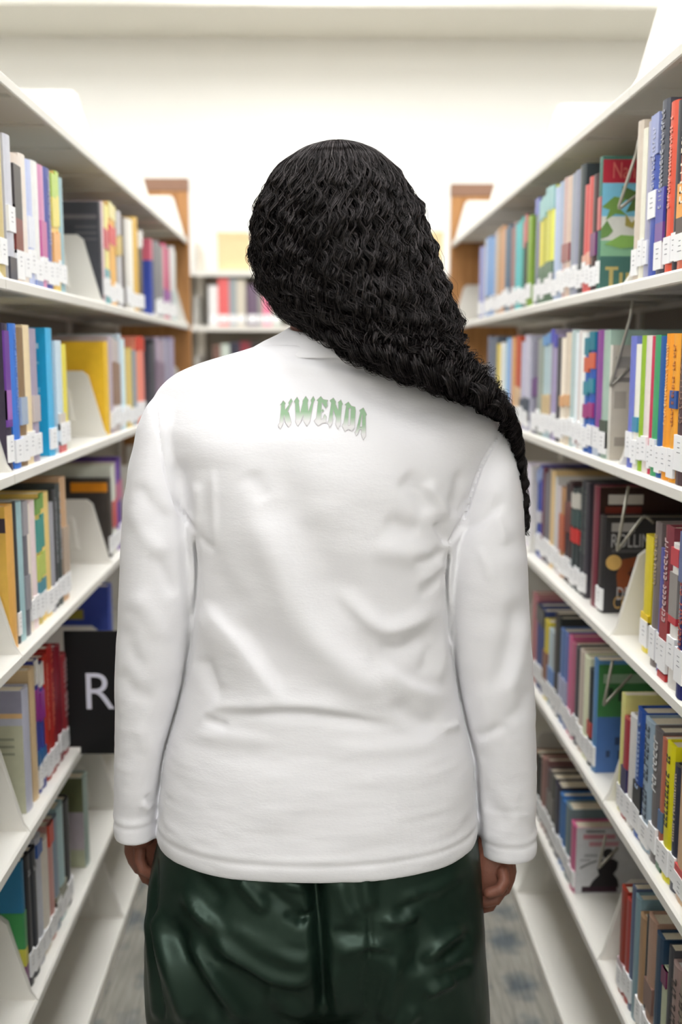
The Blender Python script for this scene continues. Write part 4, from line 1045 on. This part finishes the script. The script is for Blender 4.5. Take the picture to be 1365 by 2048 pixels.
# ---------------- satin trousers
def leg_ring(z, x, rx, ry, cy=PY, e=2.2): return (x, cy, z, rx, ry, e)
pel = [px_ring(2010, 590, 710, .04, 1.40, 2.0), px_ring(1960, 470, 815, .095, 1.40, 2.2), px_ring(1910, 318, 955, .135, 1.40, 2.5), px_ring(1850, 300, 964, .150, 1.398, 2.5), px_ring(1800, 298, 963, .156, 1.395, 2.5), px_ring(1750, 301, 960, .154, 1.397, 2.4), px_ring(1700, 310, 956, .148, 1.40, 2.4), px_ring(1650, 322, 948, .140, 1.40, 2.4), px_ring(1560, 345, 930, .125, 1.40, 2.4)]
def leg(rows, ank):
    r = [px_ring(*q) for q in rows]
    r = [ank[0], ank[1]] + r
    return loft(interp_rings(r, 4), 56)
A0 = at(470, 1900, PY).x; A1 = at(812, 1900, PY).x
legL = leg([(2048, 303, 648, .128, 1.40, 2.3), (1960, 295, 650, .138, 1.40, 2.3), (1880, 293, 650, .146, 1.398, 2.3), (1820, 297, 648, .146, 1.396, 2.3), (1770, 302, 645, .130, 1.40, 2.3)],
           [leg_ring(.05, A0 + .015, .10, .115), leg_ring(.25, A0 + .01, .112, .122)])
legR = leg([(2048, 650, 976, .128, 1.40, 2.3), (1960, 648, 973, .138, 1.40, 2.3), (1880, 646, 968, .146, 1.398, 2.3), (1820, 644, 965, .146, 1.396, 2.3), (1770, 642, 961, .130, 1.40, 2.3)],
           [leg_ring(.05, A1 - .005, .10, .115), leg_ring(.25, A1, .112, .122)])
pants_me = fuse([loft(interp_rings(pel, 4), 80), legL, legR], .0038, 6, .5, 'trousers')
def zp(x, y): return (180 + x / 1.4521, 1600 + y / 1.4521)
def zs_(l): return [zp(*p) for p in l]
pant_folds = [
    (zs_([(650, 180), (655, 260), (664, 340), (672, 450), (678, 560), (680, 660)]), -22, 12, 12, .12), (zs_([(625, 195), (632, 290)]), -3, 4, 6), (zs_([(640, 330), (600, 370)]), -5, 8, 10),
    (zs_([(192, 150), (188, 300), (196, 480), (215, 650)]), -5, 4, 5, .1), (zs_([(172, 200), (172, 330), (180, 500), (195, 650)]), 6, 8, 8, .1),
    (zs_([(190, 310), (215, 420), (258, 560), (305, 660)]), 11, 16, 20, .15), (zs_([(225, 330), (270, 440), (330, 560), (400, 660)]), -9, 18, 20, .2),
    (zs_([(258, 240), (300, 300), (350, 350), (480, 410), (640, 470), (670, 480)]), 11, 12, 18, .2), (zs_([(340, 330), (420, 385), (540, 430), (650, 455)]), -8, 10, 16, .2),
    (zs_([(350, 370), (400, 430), (500, 500), (600, 520), (668, 495)]), 9, 12, 16, .2), (zs_([(390, 450), (480, 535), (560, 575), (660, 590)]), -7, 22, 24, .3),
    (zs_([(285, 385), (330, 470), (400, 570), (480, 660)]), 9, 14, 18, .2), (zs_([(500, 540), (580, 600), (650, 660)]), 8, 14, 20),
    (zs_([(420, 220), (470, 270), (520, 330)]), 7, 12, 14), (zs_([(500, 250), (560, 300), (640, 350)]), -5, 12, 14), (zs_([(300, 200), (350, 260), (400, 300)]), -4, 14, 14),
    (zs_([(530, 220), (590, 250), (640, 250)]), 5, 8, 10), (zs_([(560, 330), (610, 345), (660, 330)]), -6, 7, 9),
    (zs_([(800, 195), (800, 260), (815, 330)]), 6, 16, 16), (zs_([(720, 220), (740, 300), (780, 360)]), 5, 18, 18), (zs_([(700, 446), (760, 430), (830, 425), (885, 445)]), 6, 12, 20), (zs_([(780, 440), (815, 446), (870, 440)]), -5, 7, 9),
    (zs_([(880, 440), (885, 500), (865, 600), (855, 660)]), 8, 16, 20), (zs_([(810, 300), (815, 420), (805, 520), (795, 650)]), -4, 5, 6), (zs_([(930, 340), (960, 420), (950, 520)]), -6, 22, 22),
    (zs_([(840, 350), (900, 350), (960, 330)]), 6, 9, 10), (zs_([(1000, 270), (920, 310), (880, 330)]), -4, 8, 8), (zs_([(1100, 370), (1050, 400), (1000, 440), (960, 480)]), 8, 10, 14), (zs_([(1110, 400), (1060, 440), (1010, 480)]), -6, 8, 8),
    (zs_([(1070, 520), (1020, 540), (970, 570)]), 8, 9, 12), (zs_([(1120, 470), (1060, 500), (1000, 520)]), -5, 10, 8), (zs_([(1090, 200), (1000, 260), (900, 290)]), 4, 14, 14),
    (zs_([(690, 480), (720, 560), (730, 650)]), 5, 14, 16), (zs_([(960, 600), (920, 640), (880, 660)]), 6, 12, 16), (zs_([(700, 380), (760, 390), (800, 380)]), -4, 10, 10),
]
def pants_extra(co, no):
    n = vnoise(co * np.array([1, 1, .7]) + co[:, [2, 0, 1]] * .6, 14, 9) * .004 + vnoise(co * np.array([1.2, 1, .8]) + co[:, [2, 0, 1]] * .9, 34, 11) * .0012
    return n
pant_folds = [(a[0], a[1] * 1.25) + tuple(a[2:]) for a in pant_folds]
sculpt(pants_me, pant_folds, pants_extra); relax(pants_me, 2, .5); to_local(pants_me); smooth_all(pants_me)
def satin():
    m = bpy.data.materials.new('green_satin'); m.use_nodes = True; nt = m.node_tree; b = nt.nodes['Principled BSDF']; L = nt.links
    tc = nt.nodes.new('ShaderNodeTexCoord'); mp = nt.nodes.new('ShaderNodeMapping'); mp.inputs['Scale'].default_value = (30, 30, 14)
    n1 = nt.nodes.new('ShaderNodeTexNoise'); n1.inputs['Scale'].default_value = 1.0; n1.inputs['Detail'].default_value = 4
    bp = nt.nodes.new('ShaderNodeBump'); bp.inputs['Strength'].default_value = .12; bp.inputs['Distance'].default_value = .003
    L.new(tc.outputs['Object'], mp.inputs['Vector']); L.new(mp.outputs['Vector'], n1.inputs['Vector']); L.new(n1.outputs['Fac'], bp.inputs['Height']); L.new(bp.outputs['Normal'], b.inputs['Normal'])
    b.inputs['Base Color'].default_value = (*lin((23, 38, 31)), 1); b.inputs['Roughness'].default_value = .37
    b.inputs['Specular IOR Level'].default_value = .6; b.inputs['Specular Tint'].default_value = (*lin((190, 215, 198)), 1); b.inputs['Metallic'].default_value = .15
    return m
M_SATIN = satin()
trousers = obj('trousers', pants_me, M_SATIN, person)

# ---------------- body: head with a face, neck, arms, legs; hands with five fingers
HC = at(682, 470, 1.41)                                    # middle of the head
parts = [ball((HC.x, 1.41, HC.z + .01), (.078, .098, .105)), ball((HC.x, 1.445, HC.z - .05), (.062, .07, .075)),
         ball((HC.x, 1.513, HC.z - .025), (.011, .016, .018)), ball((HC.x, 1.507, HC.z - .005), (.008, .012, .028)),
         ball((HC.x - .022, 1.508, HC.z - .032), (.008, .008, .006)), ball((HC.x + .022, 1.508, HC.z - .032), (.008, .008, .006)),
         ball((HC.x, 1.502, HC.z - .064), (.024, .014, .007)), ball((HC.x, 1.500, HC.z - .075), (.021, .014, .007)), ball((HC.x, 1.490, HC.z - .105), (.024, .022, .018)),
         ball((HC.x - .030, 1.494, HC.z + .010), (.014, .012, .009)), ball((HC.x + .030, 1.494, HC.z + .010), (.014, .012, .009)),
         ball((HC.x - .030, 1.494, HC.z + .028), (.020, .012, .006)), ball((HC.x + .030, 1.494, HC.z + .028), (.020, .012, .006)),
         ball((HC.x - .079, 1.415, HC.z - .012), (.008, .018, .030)), ball((HC.x + .079, 1.415, HC.z - .012), (.008, .018, .030)),
         limb([(NC.x, 1.405, NC.z - .10, .062), (NC.x, 1.405, NC.z, .058), (HC.x - .006, 1.415, HC.z - .06, .060)]),
         loft([px_ring(1800, 380, 890, .11), px_ring(1600, 390, 870, .115), px_ring(1400, 420, 850, .095), px_ring(1200, 440, 830, .10), px_ring(1000, 420, 870, .10), px_ring(850, 400, 900, .085), px_ring(780, 440, 860, .07), px_ring(730, 560, 780, .06)], 40)]
def pt(x, y, Y, r): p = at(x, y, Y); return (p.x, p.y, p.z, r)
for s, pp in ((-1, [(385, 850, 1.40, .046), (345, 950, 1.40, .045), (318, 1150, 1.39, .040), (303, 1290, 1.39, .036), (285, 1450, 1.40, .030), (278, 1600, 1.405, .024), (282, 1665, 1.408, .024)]),
              (1, [(920, 880, 1.40, .046), (975, 960, 1.40, .045), (975, 1150, 1.39, .040), (985, 1300, 1.39, .036), (1000, 1450, 1.40, .034), (1000, 1620, 1.405, .027), (996, 1700, 1.405, .027)])):
    parts.append(limb([pt(*q) for q in pp]))
for Ax in (A0, A1):
    parts.append(limb([(Ax, 1.40, .78, .09), (Ax, 1.40, .62, .08), (Ax, 1.395, .46, .058), (Ax, 1.41, .32, .055), (Ax, 1.41, .10, .036), (Ax, 1.41, .06, .038)]))
    parts.append(limb([(Ax, 1.40, .045, .036), (Ax, 1.46, .035, .036), (Ax, 1.53, .028, .026)]))
body_me = fuse(parts, .005, 3, .5, 'body')
def hand(points_palm, fingers, thumb):
    P = [limb([pt(*q[:3], q[3]) + (q[4],) for q in points_palm], 18)]
    for fgr in fingers + [thumb]: P.append(limb([pt(*q) for q in fgr], 12))
    return fuse(P, .0013, 1, .5, 'hand')
# right hand: relaxed, fingers curling in towards the thigh
hR = hand([(996, 1680, 1.405, .027, .8), (990, 1712, 1.400, .030, .75), (987, 1738, 1.395, .034, .62), (986, 1758, 1.392, .032, .6)],
          [[(1006, 1742, 1.376, .0092), (1009, 1765, 1.364, .0088), (999, 1780, 1.357, .0082), (978, 1786, 1.358, .0075)],
           [(998, 1750, 1.386, .0095), (1004, 1781, 1.376, .0090), (992, 1799, 1.371, .0085), (970, 1804, 1.373, .0078)],
           [(986, 1756, 1.399, .0095), (992, 1792, 1.392, .0090), (980, 1812, 1.389, .0085), (960, 1817, 1.393, .0078)],
           [(972, 1756, 1.412, .0092), (974, 1788, 1.412, .0088), (962, 1804, 1.414, .0083), (946, 1808, 1.418, .0076)]],
          [(968, 1716, 1.408, .0120), (956, 1744, 1.418, .0118), (950, 1768, 1.426, .0105), (948, 1786, 1.430, .0092)])
# left hand hangs a little in front of the thigh
hL = hand([(284, 1645, 1.415, .026, .8), (290, 1672, 1.425, .029, .75), (294, 1698, 1.430, .033, .62), (298, 1716, 1.430, .031, .6)],
          [[(281, 1698, 1.408, .0092), (279, 1720, 1.399, .0088), (286, 1738, 1.396, .0082), (302, 1748, 1.398, .0075)],
           [(287, 1708, 1.418, .0095), (284, 1738, 1.411, .0090), (293, 1756, 1.409, .0085), (310, 1764, 1.413, .0078)],
           [(297, 1714, 1.432, .0095), (296, 1746, 1.428, .0090), (306, 1766, 1.428, .0085), (324, 1772, 1.434, .0078)],
           [(308, 1712, 1.446, .0092), (310, 1740, 1.448, .0088), (320, 1758, 1.452, .0083), (336, 1762, 1.458, .0076)]],
          [(308, 1676, 1.446, .0120), (318, 1702, 1.456, .0118), (324, 1724, 1.464, .0105), (328, 1742, 1.468, .0092)])
bm = bmesh.new()
for m in (body_me, hR, hL): bm.from_mesh(m)
bm.to_mesh(body_me); bm.free(); to_local(body_me); smooth_all(body_me)
obj('body', body_me, M_SKIN, person)
M_SHOE = mat('shoe_canvas', (226, 224, 220), .7, .3, var=.05); M_SOLE = mat('shoe_sole', (240, 240, 236), .6, .3)
for Ax in (A0, A1):
    sv = loft([(Ax, 1.455, .022, .047, .135, 2.6), (Ax, 1.455, .045, .048, .136, 2.6), (Ax, 1.445, .065, .045, .115, 2.5), (Ax, 1.42, .085, .042, .085, 2.3), (Ax, 1.405, .11, .044, .06, 2.2)], 40)
    sm = bpy.data.meshes.new('shoe'); sm.from_pydata(sv[0], [], sv[1]); to_local(sm); smooth_all(sm)
    so = obj('shoe', sm, M_SHOE, person)
    sv = loft([(Ax, 1.455, .0005, .048, .136, 2.6), (Ax, 1.455, .022, .051, .139, 2.6)], 40)
    sm = bpy.data.meshes.new('sole'); sm.from_pydata(sv[0], [], sv[1]); to_local(sm)
    obj('sole', sm, M_SOLE, so)

# ---------------- hair: long dark curls swept over the right shoulder
HR = [((669, 286), (675, 286), .004, 1.415), ((640, 291), (704, 289), .035, 1.414), ((588, 312), (752, 306), .075, 1.412), ((545, 350), (797, 346), .100, 1.41), ((514, 418), (836, 415), .116, 1.405), ((504, 480), (858, 480), .122, 1.40),
      ((512, 545), (880, 550), .122, 1.395), ((538, 598), (902, 610), .116, 1.385), ((580, 642), (922, 660), .102, 1.37), ((640, 684), (946, 705), .088, 1.345), ((720, 716), (972, 745), .072, 1.325),
      ((800, 743), (994, 782), .058, 1.31), ((880, 770), (1012, 810), .046, 1.305), ((948, 800), (1027, 838), .035, 1.31), ((1000, 838), (1034, 860), .020, 1.325), ((1022, 884), (1040, 894), .014, 1.345), ((1034, 942), (1046, 950), .010, 1.355), ((1043, 1000), (1051, 1006), .007, 1.36), ((1049, 1072), (1053, 1074), .004, 1.365)]
def hair_rows():
    rows = []
    for l, r, d, y in HR:
        A, B = at(l[0], l[1], y), at(r[0], r[1], y); rows.append([A.x, A.z, B.x, B.z, d, y])
    return np.array(rows)
HROWS = np.array(interp_rings(hair_rows(), 10)); NT = len(HROWS)
mid = np.stack([(HROWS[:, 0] + HROWS[:, 2]) / 2, HROWS[:, 5], (HROWS[:, 1] + HROWS[:, 3]) / 2], 1)
arc = np.concatenate([[0], np.cumsum(np.linalg.norm(np.diff(mid, axis=0), axis=1))]); arc_t = arc / arc[-1]
TN, TG = arc_t[8 * 10], arc_t[13 * 10]      # nape, end of the thick tail
def hair_pt(t, phi, r):
    """t, phi, r arrays -> point on the hair volume; phi 0 = right edge, pi/2 = towards the camera"""
    row = np.stack([np.interp(t, arc_t, HROWS[:, k]) for k in range(6)], -1)
    cx, cz = (row[..., 0] + row[..., 2]) / 2, (row[..., 1] + row[..., 3]) / 2; hx, hz = (row[..., 2] - row[..., 0]) / 2, (row[..., 3] - row[..., 1]) / 2
    c, s = np.cos(phi), np.sin(phi)
    return np.stack([cx + hx * c * r, row[..., 5] - row[..., 4] * s * r, cz + hz * c * r], -1)
def wave_n(t, phi):
    """coherent crimps running across the hair"""
    L = t * arc[-1]
    w = L / .047 + .30 * np.sin(phi * 2.3 + 1) + .22 * np.sin(phi * 5.1 + L * 9) + .16 * np.sin(phi * 11 + L * 23)
    return np.sin(2 * math.pi * w) * (.75 + .25 * np.sin(phi * 7 + L * 31))
# dark inner volume
nt_, nph = 150, 72
T = np.linspace(0.0, TG * 1.0, nt_)[:, None] * np.ones((1, nph)); PH = np.linspace(0, 2 * math.pi, nph, endpoint=False)[None, :] * np.ones((nt_, 1))
V = hair_pt(T, PH, .915 - .55 * np.clip((T - TN) / (TG - TN), 0, 1) + .022 * wave_n(T, PH) * np.clip(T / .12, 0, 1)).reshape(-1, 3)
hf = [(k * nph + j, k * nph + (j + 1) % nph, (k + 1) * nph + (j + 1) % nph, (k + 1) * nph + j) for k in range(nt_ - 1) for j in range(nph)]
hf += [tuple(range(nph))[::-1], tuple(range((nt_ - 1) * nph, nt_ * nph))]
# leave the face free: only the back and sides belong to the hair volume near the face
hme = bpy.data.meshes.new('hair'); hme.from_pydata([tuple(v) for v in V], [], hf)
co = get_co(hme); face = (co[:, 1] > 1.455) & (co[:, 2] > HC.z - .13) & (co[:, 2] < HC.z + .062); co[face, 1] = 1.455; set_co(hme, co)
to_local(hme); smooth_all(hme)
def hair_mat(name, rgb, rough):
    m = bpy.data.materials.new(name); m.use_nodes = True; nt = m.node_tree; nt.nodes.remove(nt.nodes['Principled BSDF'])
    hi = nt.nodes.new('ShaderNodeHairInfo'); cr = nt.nodes.new('ShaderNodeValToRGB'); L = nt.links
    cr.color_ramp.elements[0].color = (*lin(tuple(int(v * .6) for v in rgb)), 1); cr.color_ramp.elements[1].color = (*lin(tuple(min(255, int(v * 1.8)) for v in rgb)), 1)
    df = nt.nodes.new('ShaderNodeBsdfDiffuse'); gl = nt.nodes.new('ShaderNodeBsdfGlossy'); ad = nt.nodes.new('ShaderNodeAddShader')
    c2 = nt.nodes.new('ShaderNodeValToRGB'); c2.color_ramp.elements[0].color = (.016, .015, .015, 1); c2.color_ramp.elements[1].color = (.062, .056, .055, 1); c2.color_ramp.elements[0].position = .35
    L.new(hi.outputs['Random'], c2.inputs['Fac']); L.new(c2.outputs['Color'], gl.inputs['Color']); gl.inputs['Roughness'].default_value = rough
    L.new(hi.outputs['Random'], cr.inputs['Fac']); L.new(cr.outputs['Color'], df.inputs['Color'])
    L.new(df.outputs[0], ad.inputs[0]); L.new(gl.outputs[0], ad.inputs[1]); L.new(ad.outputs[0], nt.nodes['Material Output'].inputs['Surface'])
    return m
M_HAIR = hair_mat('hair_dark', (9, 7, 7), .20); M_HAIRB = mat('hair_mass', (12, 10, 10), .8, .06, var=.3, scale=120)
hair = obj('hair', hme, M_HAIRB, person); hair['label'] = 'long dark wavy hair swept over the right shoulder'
def strands(n, seed, flyaway=False):
    rs = np.random.RandomState(seed); pts = []; sizes = []; rad = []
    ncl = 180                                     # locks
    cph = np.sort(rs.rand(ncl) * 2 * math.pi); cpha = rs.rand(ncl) * 2 * math.pi; camp = .7 + .9 * rs.rand(ncl); clam = .024 + .014 * rs.rand(ncl)
    cr_off = rs.normal(0, .022, ncl); cend = rs.uniform(.70, 1.0, ncl) ; cspr = rs.normal(0, 1, ncl); cw = rs.uniform(0, 6.28, ncl)
    nsc = 34; sphi = rs.rand(nsc) * 2 * math.pi; sr = np.sqrt(rs.uniform(.15, 1.10, nsc)); spha = rs.rand(nsc) * 6.28; slam = rs.uniform(.026, .036, nsc); samp = rs.uniform(.0050, .0105, nsc)
    send = np.where(rs.rand(nsc) < .72, TG + rs.uniform(-.14, .03, nsc), TG + (1 - TG) * rs.uniform(.2, 1.0, nsc)); sphi = np.sort(sphi)
    for i in range(n):
        phi0 = rs.uniform(-.45, math.pi + .45) if rs.rand() < .84 else rs.uniform(math.pi, 2 * math.pi)
        front = 1.15 * math.pi < phi0 % (2 * math.pi) < 1.85 * math.pi
        k = int(np.argmin(np.abs(((cph - phi0 + math.pi) % (2 * math.pi)) - math.pi)))
        ta = rs.uniform(0.004, .05) if rs.rand() < .5 else rs.uniform(.03, .45)
        if front: ta = max(ta, rs.uniform(.38, .6))
        k2 = int(np.argmin(np.abs(((sphi - cph[k] + math.pi) % (2 * math.pi)) - math.pi)))
        if rs.rand() < .3: k2 = rs.randint(nsc)
        tb = min(1.0, max(ta + .15, send[k2] + rs.normal(0, .02)))
        if tb < ta + .1: ta = tb - .1
        if rs.rand() < .45: tb = min(tb, max(ta + .1, TN + rs.uniform(-.08, .14)))
        Ls = (tb - ta) * arc[-1]; m = max(14, int(Ls / .0034))
        t = np.linspace(ta, tb, m); L = t * arc[-1]
        pull = .72 * np.clip((t - ta) / .12, 0, 1)
        dphi = ((cph[k] - phi0 + math.pi) % (2 * math.pi)) - math.pi
        tail = np.clip((t - .50) / .28, 0, 1)
        phi = phi0 + dphi * np.clip(pull + .2 * tail, 0, .93)
        g = np.clip((t - ta) / .05, 0, 1); top = np.clip(t / .12, 0, 1)
        r = rs.uniform(.955, 1.0) + cr_off[k] * top + .026 * wave_n(t, phi) * top + tail * (.05 * cspr[k] + .10 * np.sin(L / .055 + cw[k]))
        if flyaway: r = r + np.linspace(0, 1, m) ** 2 * rs.uniform(.02, .16)
        P = hair_pt(t, phi, r)
        dP = np.gradient(P, axis=0); dP /= np.linalg.norm(dP, axis=1)[:, None] + 1e-9
        nrm = np.stack([np.cos(phi) * .8, -np.sin(phi), np.zeros_like(phi)], -1); nrm /= np.linalg.norm(nrm, axis=1)[:, None] + 1e-9
        side = np.cross(dP, nrm)
        lam = clam[k] * (1 - .15 * tail); ph = cpha[k] + rs.normal(0, .25) + np.linspace(0, 1, m) * rs.normal(0, .5)
        amp = (.0036 + .0040 * tail) * camp[k] * g * top
        th = 2 * math.pi * L / lam + ph
        P = P + side * (amp * np.sin(th))[:, None] + nrm * (amp * (.5 + .5 * tail) * np.cos(th))[:, None]
        P = P + np.stack([np.convolve(rs.normal(0, .0006, m), np.ones(9) / 3, 'same') for _ in range(3)], -1) * g[:, None]
        # below the nape the locks gather into ringlets
        r2 = sr[k2] + .06 * np.sin(L / .05 + cw[k]); Q = hair_pt(t, sphi[k2] + .35 * np.sin(L / .11 + cw[k2]), r2)
        off = rs.normal(0, 1, 3)[None, :] * (.0030 - .0019 * np.clip((t - TG + .10) / .12, 0, 1))[:, None]; a2 = samp[k2] * (1 + rs.normal(0, .12)) * (1 - .35 * np.clip((t - TG + .05) / .1, 0, 1)); th2 = 2 * math.pi * L / slam[k2] + spha[k2] + rs.normal(0, .30)
        n2 = np.stack([np.cos(np.full(m, sphi[k2])), -np.sin(np.full(m, sphi[k2])), np.zeros(m)], -1)
        dQ = np.gradient(Q, axis=0); dQ /= np.linalg.norm(dQ, axis=1)[:, None] + 1e-9; s2 = np.cross(dQ, n2); s2 /= np.linalg.norm(s2, axis=1)[:, None] + 1e-9; n2 = np.cross(s2, dQ)
        Q = Q + off + s2 * (a2 * np.sin(th2))[:, None] + n2 * (a2 * np.cos(th2))[:, None]
        wt = np.clip((t - TN + .03) / .17, 0, 1); wt = (wt * wt * (3 - 2 * wt))[:, None]
        P = P * (1 - wt) + Q * wt
        pts.append(P); sizes.append(m)
        base = rs.uniform(.00024, .00044) * (.72 if flyaway else 1)
        rad.append(base * (1 - .6 * np.linspace(0, 1, m) ** 3))
    return np.concatenate(pts), sizes, np.concatenate(rad)
def hair_object(name, n, seed, fly, parent):
    P, S, Rr = strands(n, seed, fly); P = P - np.array([0.0, PY, 0.0])
    hc = bpy.data.hair_curves.new(name); hc.add_curves(S)
    hc.attributes['position'].data.foreach_set('vector', P.astype(np.float32).ravel())
    ra = hc.attributes.get('radius') or hc.attributes.new('radius', 'FLOAT', 'POINT')
    ra.data.foreach_set('value', Rr.astype(np.float32))
    hc.materials.append(M_HAIR)
    o = bpy.data.objects.new(name, hc); COL.objects.link(o); o.parent = parent; o['kind'] = 'stuff'
    return o
hair_object('hair_strands', 7500, 21, False, hair)
hair_object('flyaway_hair', 1000, 33, True, hair)
